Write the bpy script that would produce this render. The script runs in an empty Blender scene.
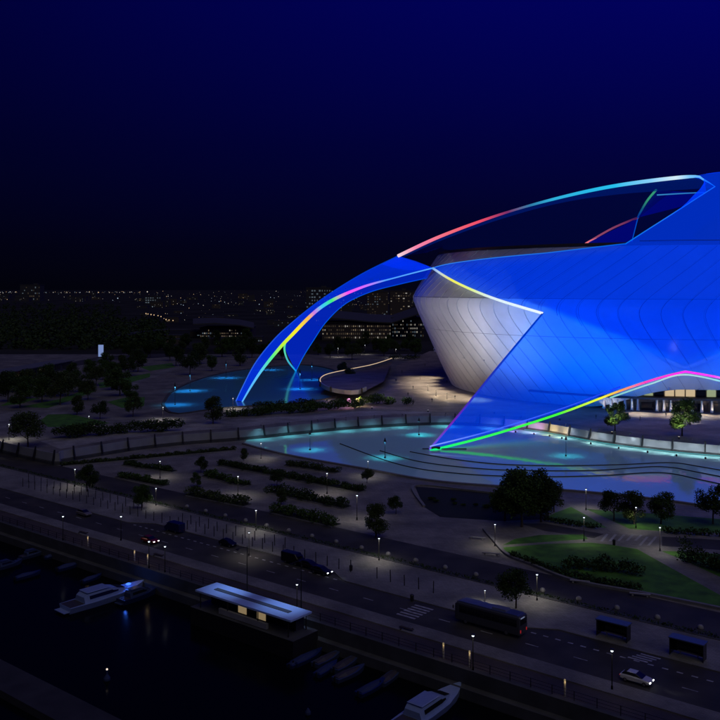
import bpy, bmesh, math, random
import numpy as np
from mathutils import Vector
random.seed(7); rng = np.random.default_rng(7)
S = bpy.context.scene
COL = S.collection
R = math.radians
# ------------------------------------------------------------------ camera
F, H, HOR = 880.0, 55.0, 288.0          # focal length in px of a 720 px frame, eye height, horizon row
cd = bpy.data.cameras.new('camera'); cam = bpy.data.objects.new('camera', cd); COL.objects.link(cam)
cam.location = (0, 0, H); cam.rotation_euler = (R(90), 0, 0)
cd.sensor_width = 36; cd.lens = F / 720 * 36; cd.shift_y = (HOR - 360) / 720; cd.clip_end = 30000; cd.clip_start = 1
S.camera = cam
# ------------------------------------------------------------------ night sky
w = bpy.data.worlds.new('World'); S.world = w; w.use_nodes = True
nt = w.node_tree; N = nt.nodes; L = nt.links; N.clear()
sky = N.new('ShaderNodeTexSky'); sky.sky_type = 'NISHITA'; sky.sun_disc = False
sky.sun_elevation = R(4); sky.sun_rotation = R(115)
tc = N.new('ShaderNodeTexCoord'); sep = N.new('ShaderNodeSeparateXYZ'); L.new(tc.outputs['Generated'], sep.inputs[0])
ramp = N.new('ShaderNodeValToRGB'); L.new(sep.outputs['Z'], ramp.inputs['Fac'])
e = ramp.color_ramp.elements
e[0].position = 0.0; e[0].color = (.0010, .0013, .0060, 1)
e[1].position = 1.0; e[1].color = (.0006, .0015, .13, 1)
for p, c in ((.045, (.0005, .0007, .012, 1)), (.16, (.0003, .0004, .040, 1)), (.33, (.0003, .0004, .095, 1))):
    k = e.new(p); k.color = c
ax = N.new('ShaderNodeMapRange'); L.new(sep.outputs['X'], ax.inputs['Value'])
ax.inputs['From Min'].default_value = -.5; ax.inputs['From Max'].default_value = .5
ax.inputs['To Min'].default_value = .36; ax.inputs['To Max'].default_value = 1.45
mul = N.new('ShaderNodeMix'); mul.data_type = 'RGBA'; mul.blend_type = 'MULTIPLY'; mul.inputs['Factor'].default_value = 1
L.new(ramp.outputs[0], mul.inputs[6]); L.new(ax.outputs[0], mul.inputs[7])
bg1 = N.new('ShaderNodeBackground'); L.new(mul.outputs[2], bg1.inputs[0]); bg1.inputs[1].default_value = 1.0
bg2 = N.new('ShaderNodeBackground'); L.new(sky.outputs[0], bg2.inputs[0]); bg2.inputs[1].default_value = 0.00015
add = N.new('ShaderNodeAddShader'); out = N.new('ShaderNodeOutputWorld')
L.new(bg1.outputs[0], add.inputs[0]); L.new(bg2.outputs[0], add.inputs[1]); L.new(add.outputs[0], out.inputs[0])
# moonlight: the one sun lamp, turned far down for night
sl = bpy.data.lights.new('moon', 'SUN'); so = bpy.data.objects.new('moon', sl); COL.objects.link(so)
sl.energy = 0.27; sl.angle = R(55); sl.color = (1.0, .92, .46); so.rotation_euler = (R(32), R(18), 0)
S.view_settings.view_transform = 'Standard'; S.view_settings.look = 'None'
S.view_settings.exposure = 0; S.view_settings.gamma = 1; S.view_settings.use_curve_mapping = False
S.render.engine = 'CYCLES'; S.cycles.use_denoising = True; S.cycles.use_light_tree = True
S.cycles.max_bounces = 6; S.cycles.transparent_max_bounces = 24; S.cycles.sample_clamp_indirect = 2.0
S.cycles.caustics_reflective = False; S.cycles.caustics_refractive = False
# ------------------------------------------------------------------ helpers
def G(px, py, z=0.0):
    """point of the level z that shows at pixel px, py"""
    Y = F * (H - z) / (py - HOR); return Vector(((px - 360) / F * Y, Y, z))
def A(px, py, Y): return Vector(((px - 360) / F * Y, Y, H - (py - HOR) * Y / F))
UD = Vector((-.781, .625, 0)); VD = Vector((.625, .781, 0)); RZ = math.atan2(.625, -.781)
def UV(u, v, z=0.0): p = UD * u + VD * v; p.z = z; return p
def uv_of(p): return p.x * UD.x + p.y * UD.y, p.x * VD.x + p.y * VD.y
def sm(t): t = max(0., min(1., t)); return t * t * (3 - 2 * t)
MATS = {}
def mat(name, col, rough=.7, metal=0., noise=0., scale=.3, emit=None, es=0., bump=0., spec=.5):
    if name in MATS: return MATS[name]
    m = bpy.data.materials.new(name); m.use_nodes = True; MATS[name] = m
    n = m.node_tree.nodes; l = m.node_tree.links; b = n['Principled BSDF']
    b.inputs['Base Color'].default_value = (*col, 1); b.inputs['Roughness'].default_value = rough
    b.inputs['Metallic'].default_value = metal; b.inputs['Specular IOR Level'].default_value = spec
    if noise or bump:
        g = n.new('ShaderNodeNewGeometry'); t = n.new('ShaderNodeTexNoise'); t.inputs['Scale'].default_value = scale
        t.inputs['Detail'].default_value = 6; l.new(g.outputs['Position'], t.inputs['Vector'])
        if noise:
            r = n.new('ShaderNodeValToRGB'); l.new(t.outputs['Fac'], r.inputs[0])
            r.color_ramp.elements[0].position = .3; r.color_ramp.elements[1].position = .7
            r.color_ramp.elements[0].color = (*[c * (1 - noise) for c in col], 1)
            r.color_ramp.elements[1].color = (*[min(1, c * (1 + noise)) for c in col], 1)
            l.new(r.outputs[0], b.inputs['Base Color'])
        if bump:
            bp = n.new('ShaderNodeBump'); bp.inputs['Strength'].default_value = bump; l.new(t.outputs['Fac'], bp.inputs['Height'])
            l.new(bp.outputs[0], b.inputs['Normal'])
    if emit: b.inputs['Emission Color'].default_value = (*emit, 1); b.inputs['Emission Strength'].default_value = es
    return m
def paving(name, col, size, joint=.012, dark=.55, noise=.42):
    """slabs: brick-texture joints too fine to see singly, and blotchy wear"""
    if name in MATS: return MATS[name]
    m = mat(name, col, .75); n = m.node_tree.nodes; l = m.node_tree.links; b = n['Principled BSDF']
    g = n.new('ShaderNodeNewGeometry'); mp = n.new('ShaderNodeMapping'); mp.inputs['Rotation'].default_value = (0, 0, -RZ)
    l.new(g.outputs['Position'], mp.inputs[0])
    br = n.new('ShaderNodeTexBrick'); br.inputs['Scale'].default_value = 1 / size; br.inputs['Mortar Size'].default_value = joint
    br.inputs['Color1'].default_value = (*[c * 1.12 for c in col], 1); br.inputs['Color2'].default_value = (*[c * .86 for c in col], 1)
    br.inputs['Mortar'].default_value = (*[c * dark for c in col], 1); l.new(mp.outputs[0], br.inputs[0])
    t = n.new('ShaderNodeTexNoise'); t.inputs['Scale'].default_value = .12; t.inputs['Detail'].default_value = 8; l.new(g.outputs['Position'], t.inputs[0])
    mr = n.new('ShaderNodeMapRange'); l.new(t.outputs[0], mr.inputs[0]); mr.inputs[1].default_value = .3; mr.inputs[2].default_value = .7
    mr.inputs[3].default_value = 1 - noise; mr.inputs[4].default_value = 1 + noise
    mx = n.new('ShaderNodeMix'); mx.data_type = 'RGBA'; mx.blend_type = 'MULTIPLY'; mx.inputs[0].default_value = 1
    l.new(br.outputs[0], mx.inputs[6]); l.new(mr.outputs[0], mx.inputs[7]); l.new(mx.outputs[2], b.inputs['Base Color'])
    return m
def glow(name, col, s):
    if name in MATS: return MATS[name]
    m = mat(name, (.02, .02, .02), .5, emit=col, es=s); return m
class MB:
    """collects shapes; build() links them as one mesh object"""
    def __init__(s): s.v = []; s.f = []; s.mi = []; s.cur = 0
    def add(s, vs, fs):
        o = len(s.v); s.v += [tuple(p) for p in vs]; s.f += [tuple(i + o for i in f) for f in fs]; s.mi += [s.cur] * len(fs); return s
    def box(s, c, d, rz=0., taper=1.0):
        cx, cy, cz = c; x, y, z = d[0] / 2, d[1] / 2, d[2] / 2; vs = []
        for zz, k in ((-z, 1.), (z, taper)):
            for a, b in ((-x, -y), (x, -y), (x, y), (-x, y)):
                a, b = a * k, b * k
                vs.append((cx + a * math.cos(rz) - b * math.sin(rz), cy + a * math.sin(rz) + b * math.cos(rz), cz + zz))
        return s.add(vs, [(3, 2, 1, 0), (4, 5, 6, 7), (0, 1, 5, 4), (1, 2, 6, 5), (2, 3, 7, 6), (3, 0, 4, 7)])
    def tube(s, pts, rad, n=8, cap=True):
        pts = [Vector(p) for p in pts]; rs = rad if isinstance(rad, (list, tuple)) else [rad] * len(pts); vs = []
        for i, p in enumerate(pts):
            d = (pts[min(i + 1, len(pts) - 1)] - pts[max(i - 1, 0)]).normalized()
            a = Vector((0, 0, 1)) if abs(d.z) < .9 else Vector((1, 0, 0)); x = d.cross(a).normalized(); y = d.cross(x)
            for k in range(n):
                t = 2 * math.pi * k / n; vs.append(p + x * math.cos(t) * rs[i] + y * math.sin(t) * rs[i])
        fs = [(i * n + k, i * n + (k + 1) % n, (i + 1) * n + (k + 1) % n, (i + 1) * n + k) for i in range(len(pts) - 1) for k in range(n)]
        if cap: fs += [tuple(range(n)), tuple(range((len(pts) - 1) * n, len(pts) * n))[::-1]]
        return s.add(vs, fs)
    def lathe(s, prof, c=(0, 0, 0), n=12, caps=True):
        vs = [(c[0] + r * math.cos(2 * math.pi * k / n), c[1] + r * math.sin(2 * math.pi * k / n), c[2] + z) for r, z in prof for k in range(n)]
        m = len(prof); fs = [(i * n + k, i * n + (k + 1) % n, (i + 1) * n + (k + 1) % n, (i + 1) * n + k) for i in range(m - 1) for k in range(n)]
        if caps: fs += [tuple(range(n))[::-1], tuple(range((m - 1) * n, m * n))]
        return s.add(vs, fs)
    def prism(s, pts, z0, z1):
        n = len(pts); vs = [(p[0], p[1], z0) for p in pts] + [(p[0], p[1], z1) for p in pts]
        ar = sum(pts[i][0] * pts[(i + 1) % n][1] - pts[(i + 1) % n][0] * pts[i][1] for i in range(n))
        fs = [tuple(range(n))[::-1], tuple(range(n, 2 * n))] + [(i, (i + 1) % n, (i + 1) % n + n, i + n) for i in range(n)]
        if ar < 0: fs = [f[::-1] for f in fs]
        return s.add(vs, fs)
    def mesh(s, name, mats, smooth=False):
        me = bpy.data.meshes.new(name); me.from_pydata(s.v, [], s.f)
        for m in (mats if isinstance(mats, (list, tuple)) else [mats]): me.materials.append(m)
        me.polygons.foreach_set('material_index', s.mi)
        if smooth: me.polygons.foreach_set('use_smooth', [True] * len(s.f))
        me.update(); return me
    def build(s, name, mats, parent=None, smooth=False, loc=None, rz=0.):
        return link(name, s.mesh(name, mats, smooth), parent, loc, rz)
def link(name, me, parent=None, loc=None, rz=0.):
    o = bpy.data.objects.new(name, me); COL.objects.link(o)
    if parent: o.parent = parent
    if loc is not None: o.location = loc
    if rz: o.rotation_euler = (0, 0, rz)
    return o
def tag(o, label, cat, group=None):
    o['label'] = label; o['category'] = cat
    if group: o['group'] = group
    return o
def struct(o): o['kind'] = 'structure'; return o
def stuff(o): o['kind'] = 'stuff'; return o
def thing(name, label, cat, loc=(0, 0, 0), rz=0., group=None):
    o = bpy.data.objects.new(name, None); COL.objects.link(o); o.location = loc; o.rotation_euler = (0, 0, rz)
    o.empty_display_size = .5; return tag(o, label, cat, group)
KIDS = {}
def copy_tree(src, loc=None, rz=None, scale=None, label=None, group=None, parent=None):
    c = src.copy(); COL.objects.link(c)
    if parent: c.parent = parent
    if loc is not None: c.location = loc
    if rz is not None: c.rotation_euler = (0, 0, rz)
    if scale is not None: c.scale = (scale,) * 3 if not isinstance(scale, (tuple, list)) else scale
    if label: c['label'] = label
    if group: c['group'] = group
    for ch in list(src.children): copy_tree(ch, parent=c)
    return c
def sheet2d(name, pts, z, m, parent=None):
    """flat ground polygon"""
    me = bpy.data.meshes.new(name); n = len(pts)
    ar = sum(pts[i][0] * pts[(i + 1) % n][1] - pts[(i + 1) % n][0] * pts[i][1] for i in range(n))
    idx = list(range(n)) if ar > 0 else list(range(n))[::-1]
    me.from_pydata([(p[0], p[1], z) for p in pts], [], [idx]); me.materials.append(m); me.update()
    return link(name, me, parent)
def cr(pts, t):
    """Catmull-Rom through pts, t in 0..1"""
    n = len(pts) - 1; x = min(max(t, 0), 1) * n; i = min(int(x), n - 1); f = x - i
    p0 = pts[max(i - 1, 0)]; p1 = pts[i]; p2 = pts[i + 1]; p3 = pts[min(i + 2, n)]
    return .5 * ((2 * p1) + (p2 - p0) * f + (2 * p0 - 5 * p1 + 4 * p2 - p3) * f * f + (3 * p1 - p0 - 3 * p2 + p3) * f ** 3)
def resample(pts, n):
    """equal-length points along a spline"""
    d = [cr(pts, i / 400) for i in range(401)]; a = [0.]
    for i in range(400): a.append(a[-1] + (d[i + 1] - d[i]).length)
    o = []; j = 0
    for k in range(n):
        s = a[-1] * k / (n - 1)
        while j < 399 and a[j + 1] < s: j += 1
        f = (s - a[j]) / max(a[j + 1] - a[j], 1e-6); o.append(d[j].lerp(d[j + 1], min(f, 1)))
    return o
ORD = ['zeroth', 'first', 'second', 'third', 'fourth', 'fifth', 'sixth', 'seventh', 'eighth', 'ninth', 'tenth', 'eleventh', 'twelfth', 'thirteenth',
       'fourteenth', 'fifteenth', 'sixteenth', 'seventeenth', 'eighteenth', 'nineteenth']
TENS = ['', '', 'twenty', 'thirty', 'forty', 'fifty', 'sixty', 'seventy', 'eighty']
def ordn(i):
    if i < 20: return ORD[i]
    return (TENS[i // 10][:-1] + 'ieth') if i % 10 == 0 else TENS[i // 10] + '-' + ORD[i % 10]
def lamp(kind, name, loc, energy, col, target=None, size=.5, angle=60, blend=.6, parent=None):
    ld = bpy.data.lights.new(name, kind); ld.energy = energy; ld.color = col
    if kind == 'SPOT': ld.spot_size = R(angle); ld.spot_blend = blend
    ld.shadow_soft_size = size
    o = bpy.data.objects.new(name, ld); COL.objects.link(o); o.location = loc
    if target is not None: o.rotation_euler = (Vector(target) - Vector(loc)).to_track_quat('-Z', 'Y').to_euler()
    if parent: o.parent = parent
    return o
# ------------------------------------------------------------------ materials
M_PAVE = paving('pale_paving', (.20, .195, .18), 1.6)
M_PLAZA = paving('brown_paving', (.20, .188, .165), 2.2)
M_TERR = paving('terrace_paving', (.17, .160, .140), 2.5)
M_WALK = paving('walk_paving', (.17, .165, .155), 1.2)
M_DECK = paving('deck_boards', (.06, .048, .036), .9)
M_ASPH = mat('asphalt', (.037, .034, .029), .8, noise=.45, scale=.18)
M_PAINT = mat('road_paint', (.36, .36, .36), .6, noise=.5, scale=1.3)
M_KERB = mat('kerb_stone', (.2, .2, .2), .8, noise=.15, scale=1)
M_GRASS = mat('grass', (.055, .17, .012), .9, noise=.45, scale=.35)
M_SOIL = mat('soil', (.012, .014, .009), .95, noise=.3, scale=.6)
M_BARK = mat('bark', (.05, .038, .028), .9, noise=.3, scale=3)
M_STEEL = mat('dark_steel', (.018, .018, .02), .55, .1)
M_WHITE = mat('white_paint', (.75, .76, .78), .4, noise=.05, scale=.5)
M_CONC = mat('concrete', (.3, .3, .3), .8, noise=.2, scale=.4)
M_DCONC = mat('dark_concrete', (.06, .062, .066), .85, noise=.3, scale=.3)
M_BLACK = mat('black_rubber', (.012, .012, .013), .7)
M_GLASSD = mat('dark_glass', (.01, .012, .016), .08)
def leafmat(name, col):
    m = mat(name, col, .7, spec=.25); n = m.node_tree.nodes; l = m.node_tree.links; b = n['Principled BSDF']
    g = n.new('ShaderNodeObjectInfo'); t = n.new('ShaderNodeTexNoise'); t.inputs['Scale'].default_value = .8
    gg = n.new('ShaderNodeNewGeometry'); l.new(gg.outputs['Position'], t.inputs[0])
    r = n.new('ShaderNodeValToRGB'); l.new(t.outputs[0], r.inputs[0]); r.color_ramp.elements[0].position = .3; r.color_ramp.elements[1].position = .7
    r.color_ramp.elements[0].color = (*[c * .55 for c in col], 1); r.color_ramp.elements[1].color = (*[c * 1.5 for c in col], 1)
    l.new(r.outputs[0], b.inputs['Base Color']); return m
M_LEAF = [leafmat('leaf_dark', (.028, .054, .010)), leafmat('leaf_mid', (.044, .088, .014)), leafmat('leaf_olive', (.048, .074, .018))]
def water(name, body, rough, wave, scale):
    m = mat(name, body, rough); n = m.node_tree.nodes; l = m.node_tree.links; b = n['Principled BSDF']; b.inputs['IOR'].default_value = 1.25
    g = n.new('ShaderNodeNewGeometry'); mp = n.new('ShaderNodeMapping'); mp.inputs['Scale'].default_value = (1, .35, 1); l.new(g.outputs['Position'], mp.inputs[0])
    t = n.new('ShaderNodeTexNoise'); t.inputs['Scale'].default_value = scale; t.inputs['Detail'].default_value = 4; l.new(mp.outputs[0], t.inputs[0])
    bp = n.new('ShaderNodeBump'); bp.inputs['Strength'].default_value = wave; bp.inputs['Distance'].default_value = .3; l.new(t.outputs[0], bp.inputs['Height']); l.new(bp.outputs[0], b.inputs['Normal'])
    return m
M_POOL = water('pool_water', (.50, .90, .86), .06, .15, .5); M_POOL.node_tree.nodes['Principled BSDF'].inputs['Specular IOR Level'].default_value = .32
M_FPOOL = water('far_pool_water', (.10, .34, .52), .12, .06, .5)
M_SEA = water('harbour_water', (.003, .004, .006), .16, .16, .4); M_SEA.node_tree.nodes['Principled BSDF'].inputs['Specular IOR Level'].default_value = .10
# ------------------------------------------------------------------ ground, terrace, water
WALLPX = [(50, 464), (81, 459), (111, 454), (140, 449.5), (180, 445), (243, 440), (300, 434), (360, 428.5), (430, 425), (480, 426), (540, 432), (600, 443), (660, 451), (720, 456.5), (800, 462), (900, 467)]
WALL = [G(x, y, 0) for x, y in WALLPX]
wl = [Vector((-700, 520, 0)), Vector((-134, 306, 0))] + resample(WALL, 80) + [Vector((235, 275, 0)), Vector((700, 300, 0))]
struct(sheet2d('ground', [UV(700, 108.3), UV(-600, 108.3), UV(-600, 620), UV(700, 620)], 0, M_PLAZA))
struct(sheet2d('terrace', wl + [Vector((1500, 690, 0)), Vector((-700, 690, 0))], 3.0, M_TERR))
M_LAND = mat('dark_land', (.03, .03, .026), .95, noise=.5, scale=.01, spec=.1)
struct(sheet2d('far_land', [Vector((-700, 690, 0)), Vector((1500, 690, 0)), Vector((15000, 3000, 0)), Vector((15000, 22000, 0)), Vector((-15000, 22000, 0)), Vector((-15000, 3000, 0)), Vector((-700, 520, 0))], 2.996, M_LAND))
struct(sheet2d('harbour_water', [UV(700, 108.6), UV(-600, 108.6), UV(-600, -300), UV(700, -300)], -3.5, M_SEA))
seaw = MB().prism([UV(700, 108.25), UV(-600, 108.25), UV(-600, 109.2), UV(700, 109.2)], -6, .16).build('sea_wall', M_DCONC)
tag(seaw, 'long dark concrete harbour wall between the railing and the boats', 'wall')
# pool in front of the arm
shore_near = [G(x, y) for x, y in [(243, 444), (270, 451.5), (300, 458), (360, 468.5), (430, 481), (500, 487), (560, 490.5), (640, 498), (720, 509), (800, 523), (900, 545)]]
pool = [p for p in resample(WALL, 80) if p.x > -43] + [Vector((235, 275, 0))] + resample(shore_near, 40)[::-1]
struct(sheet2d('pool_water', pool, .004, M_POOL))
sn = resample(shore_near, 60)
def ribbon_prism(pts, w0, z0, z1, name, m, parent=None, off=0.):
    n = len(pts); a = []; b = []
    for i, p in enumerate(pts):
        d = pts[min(i + 1, n - 1)] - pts[max(i - 1, 0)]; q = Vector((-d.y, d.x, 0)).normalized()
        a.append(p + q * (off - w0 / 2)); b.append(p + q * (off + w0 / 2))
    vs = []
    for i in range(n):
        for p, z in ((a[i], z0), (b[i], z0), (b[i], z1), (a[i], z1)): vs.append((p.x, p.y, z + p.z))
    fs = [(i * 4 + k, i * 4 + (k + 1) % 4, i * 4 + 4 + (k + 1) % 4, i * 4 + 4 + k) for i in range(n - 1) for k in range(4)] + [(3, 2, 1, 0), tuple(range(n * 4 - 4, n * 4))]
    return MB().add(vs, fs).build(name, m, parent)
tag(ribbon_prism(sn, 1.0, 0, .45, 'pool_kerb', M_KERB), 'low stone kerb along the near bank of the big pool', 'kerb')
sp = struct(ribbon_prism(resample([p + Vector((0, -4.2, 0)) for p in shore_near], 60), 6.4, 0, .016, 'pool_promenade', M_PAVE))
# far pool round the thin arch
fp = [G(x, y, 3) for x, y in [(163, 404), (172, 392), (195, 381), (225, 373), (260, 368), (300, 365), (330, 369), (340, 378), (330, 388), (322, 394), (335, 397), (300, 403), (255, 406), (215, 409), (180, 414), (167, 411)]]
fpr = resample(fp + [fp[0]], 90)[:-1]
struct(sheet2d('far_pool_water', fpr, 3.012, M_FPOOL))
tag(ribbon_prism([Vector((p.x, p.y, 3)) for p in fpr + [fpr[0]]], 1.4, 0, .4, 'far_pool_kerb', M_DCONC), 'dark rim round the far blue pool at the arch foot', 'kerb')
# ------------------------------------------------------------------ road and pavements (strips parallel to the harbour wall)
def strip(name, v0, v1, z, m, u0=-260, u1=420): return struct(sheet2d(name, [UV(u0, v0), UV(u1, v0), UV(u1, v1), UV(u0, v1)], z, m))
strip('boardwalk', 109.2, 114.2, .006, M_DECK)
struct(MB().prism([UV(-260, 114.2), UV(420, 114.2), UV(420, 117.8), UV(-260, 117.8)], 0, .13).build('near_pavement', M_WALK))
road = strip('road', 117.8, 127.0, .010, M_ASPH)
def layby(u0, u1):
    return [UV(u1 + 6, 127.0), UV(u1, 130.4), UV(u0, 130.4), UV(u0 - 6, 127.0)]
def uvpx(px, py): return uv_of(G(px, py))
LB = [(uvpx(312, 578)[0], uvpx(140, 528)[0]), (-140, uvpx(552, 634)[0])]
for a, b in LB: struct(sheet2d('lay_by', layby(a, b), .010, M_ASPH))
farpts = [UV(-260, 127.0)]
for a, b in sorted(LB): farpts += [UV(a - 6, 127.0), UV(a, 130.4), UV(b, 130.4), UV(b + 6, 127.0)]
farpts += [UV(420, 127.0), UV(420, 141.8), UV(-260, 141.8)]
struct(MB().prism(farpts, 0, .13).build('far_pavement', M_PAVE))
strip('drive', 143.4, 154.5, .008, M_ASPH)
dash = MB().prism([UV(-1.1, -.09), UV(1.1, -.09), UV(1.1, .09), UV(-1.1, .09)], 0, .003).mesh('lane_dash', M_PAINT)
for k in range(-12, 34): link('lane_dash', dash, road, UV(k * 8., 122.3, .0145))
bdash = MB().prism([UV(-.45, -.17), UV(.45, -.17), UV(.45, .17), UV(-.45, .17)], 0, .003).mesh('bay_dash', M_PAINT)
for a, b in LB:
    u = a - 4
    while u < b + 5:
        if u > -120: link('bay_dash', bdash, road, UV(u, 126.75, .0145))
        u += 2.1
# zebra crossing: bars run along the road
cu, cv = uvpx(415, 612)
bar = MB().prism([UV(-1.9, -.26), UV(1.9, -.26), UV(1.9, .26), UV(-1.9, .26)], 0, .003).mesh('crossing_bar', M_PAINT)
for k in range(6): link('crossing_bar', bar, road, UV(cu, 119.9 + k * 1.05, .0145))
bu, bv = uvpx(640, 658)
hb = MB().prism([UV(-1.5, -.2), UV(1.5, -.2), UV(1.5, .2), UV(-1.5, .2)], 0, .003).mesh('bay_hatch_bar', M_PAINT)
for k in range(4): link('bay_hatch_bar', hb, road, UV(bu - k * .35, 127.3 + k * .78, .0145))
# ------------------------------------------------------------------ lawns, paths, beds (lower level)
def pxpoly(name, pts, z, m, lvl=0): return struct(sheet2d(name, [G(x, y, lvl) for x, y in pts], lvl + z, m))
LAWNS = [[(503, 547.5), (545, 544), (591, 542.6), (612, 545), (637, 549), (664, 564), (720, 595), (760, 618), (740, 614), (720, 607.6), (650, 593.7), (574, 580), (532, 564), (508, 555)],
         [(539, 535), (584, 534.5), (588, 539), (503, 545), (515, 539)],
         [(543, 519), (557, 512), (571, 507), (588, 516), (607, 528), (575, 525)],
         [(585, 508.6), (610, 511), (645, 513), (720, 519), (780, 527), (780, 542), (720, 533), (660, 531), (630, 529)],
         [(661, 551), (680, 551.5), (720, 554), (780, 560), (780, 606), (720, 577), (690, 563)]]
for p in LAWNS: pxpoly('lawn', p, .012, M_GRASS)
WALKS = [[(495, 549), (503, 546.2), (590, 540.5), (619, 546), (659, 547), (640, 548.6), (612, 544.6), (591, 542.2), (545, 543.6), (503, 547.3)],
         [(637, 549), (650, 547), (661, 551), (690, 563), (720, 577.5), (780, 607), (780, 630), (720, 594.6), (664, 563.6)],
         [(571, 507), (585, 508.6), (630, 529.4), (609, 532), (600, 526)], [(630, 529.4), (660, 531.4), (720, 533.4), (780, 543), (780, 546), (720, 536), (655, 534), (609, 532)]]
for p in WALKS: pxpoly('footpath', p, .008, M_WALK)
zp = pxpoly('striped_plaza', [(609, 532), (655, 535), (660, 546.5), (619, 546), (590, 540.5)], .016, M_PAVE)
for k in range(7):
    x = 600 + k * 8.5
    q = [G(x, 541.2 - .2 * k), G(x + 2.6, 541.6 - .2 * k), G(x + 8.6 if k < 6 else x + 5, 534.2 + .25 * k), G(x + 6.2, 533.8 + .25 * k)] if k < 5 else [G(x - 4, 545.5), G(x - 1.4, 545.6), G(x + 6.2, 537), G(x + 3.8, 536.6)]
    sheet2d('paving_stripe', q, .020, mat('stripe_stone', (.34, .34, .36), .7, noise=.15, scale=1), zp)
pxpoly('asphalt_lane', [(520, 523.5), (545, 523.5), (604, 534), (594, 538.2), (545, 531)], .009, M_ASPH)
pxpoly('asphalt_lane', [(662, 536.5), (720, 540), (780, 548), (780, 558), (720, 550), (662, 546)], .009, M_ASPH)
pxpoly('planting_bed', [(415, 486.5), (470, 491), (545, 500), (550, 519), (500, 521), (440, 517), (424, 507)], .014, M_SOIL)
for ring, lab in (([(424, 507), (415, 486.5), (470, 491), (545, 500)], 'pale kerb round the black planting bed below the pool'),
                  ([(484, 530), (496, 544), (508, 556), (532, 565.5), (574, 581.5), (650, 595.5), (720, 609.5), (760, 619)], 'long kerb wall curving along the big lawn beside the drive')):
    tag(ribbon_prism(resample([G(x, y) for x, y in ring], 40), .7, 0, .45, 'kerb_wall', M_KERB), lab, 'kerb')
# upper-level park on the left
for p in ([(40, 421), (48, 414.5), (70, 414), (92, 419), (110, 423), (80, 427), (48, 427)], [(20, 407), (60, 399), (88, 389), (96, 391), (66, 402), (48, 408)],
          [(0, 406), (14, 399), (40, 398), (20, 404)], [(98, 383), (118, 379), (150, 373), (150, 377), (118, 386), (100, 388)], [(107, 402), (128, 397), (145, 397), (144, 406), (122, 408)], [(140, 367), (172, 363), (175, 367), (150, 371)]):
    pxpoly('lawn', p, .012, M_GRASS, 3)
for p in ([(45, 408.5), (100, 392), (140, 378), (182, 364), (182, 367), (140, 383), (100, 396.5), (55, 409)], [(8, 405), (33, 399), (33, 400), (12, 406.5)],
          [(0, 414), (30, 410), (60, 410.5), (110, 417), (180, 417), (230, 413), (230, 419), (180, 425), (110, 431), (40, 440), (0, 440)]):
    pxpoly('footpath', p, .008, M_PAVE, 3)
pxpoly('asphalt_lane', [(-30, 378), (0, 374.5), (60, 364), (105, 356), (180, 353), (180, 356.5), (110, 360), (60, 369), (0, 381), (-30, 386)], .009, M_ASPH, 3)
M_PLZ2 = paving('stadium_plaza_paving', (.24, .20, .155), 3.0)
pxpoly('stadium_plaza', [(362, 408), (372, 398), (398, 384), (396, 366), (430, 351), (520, 351), (620, 380), (800, 400), (900, 440), (800, 447), (720, 440), (660, 436), (600, 428.5), (540, 418.5), (480, 413), (430, 411.5)], .010, M_PLZ2, 3)
pxpoly('promenade', [(40, 441), (110, 431.5), (180, 425.5), (230, 419.5), (300, 416), (362, 411), (430, 411.8), (430, 413), (360, 416), (300, 421), (243, 427), (180, 432), (140, 436), (111, 440), (60, 449)], .013, paving('promenade_paving', (.30, .29, .27), 2.0), 3)
# ------------------------------------------------------------------ stadium bowl
CX, CY = 156.0, 475.0
PROF = [(0, 104.5), (3, 106.4), (8, 109.0), (14, 111.9), (22, 115.5), (33, 120.4), (41, 124.0), (45.5, 125.9), (48, 126.9), (49.5, 127.3), (51, 127.0), (53, 126.0), (57, 123.7), (62, 120.6), (68, 116.9), (73, 113.6), (80, 109)]
def RAD(z): return float(np.interp(z, [p[0] for p in PROF], [p[1] for p in PROF]))
def TW(z): d = z - 46.5; h = math.sqrt(d * d + 30); return h * .0088 + d * .0028
def SH(th, z, off=0.): r = RAD(z) + off; return Vector((CX + r * math.sin(th), CY - r * math.cos(th), z))
def ZB(th): return 3.0 + 9.8 * sm((math.degrees(th) + 36) / 26) * sm((34 - math.degrees(th)) / 26)
M_CLAD = mat('grey_cladding', (.56, .55, .55), .7, 0, noise=.08, scale=.12, spec=.25)
M_JOINT = mat('cladding_joint', (.12, .12, .125), .7)
stad = thing('stadium', 'large bowl-shaped stadium clad in grey panels under the blue canopy', 'stadium', (CX, CY, 3))
cl = (-CX, -CY, -3)
def local(o): o.location = Vector(cl); return o
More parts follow.
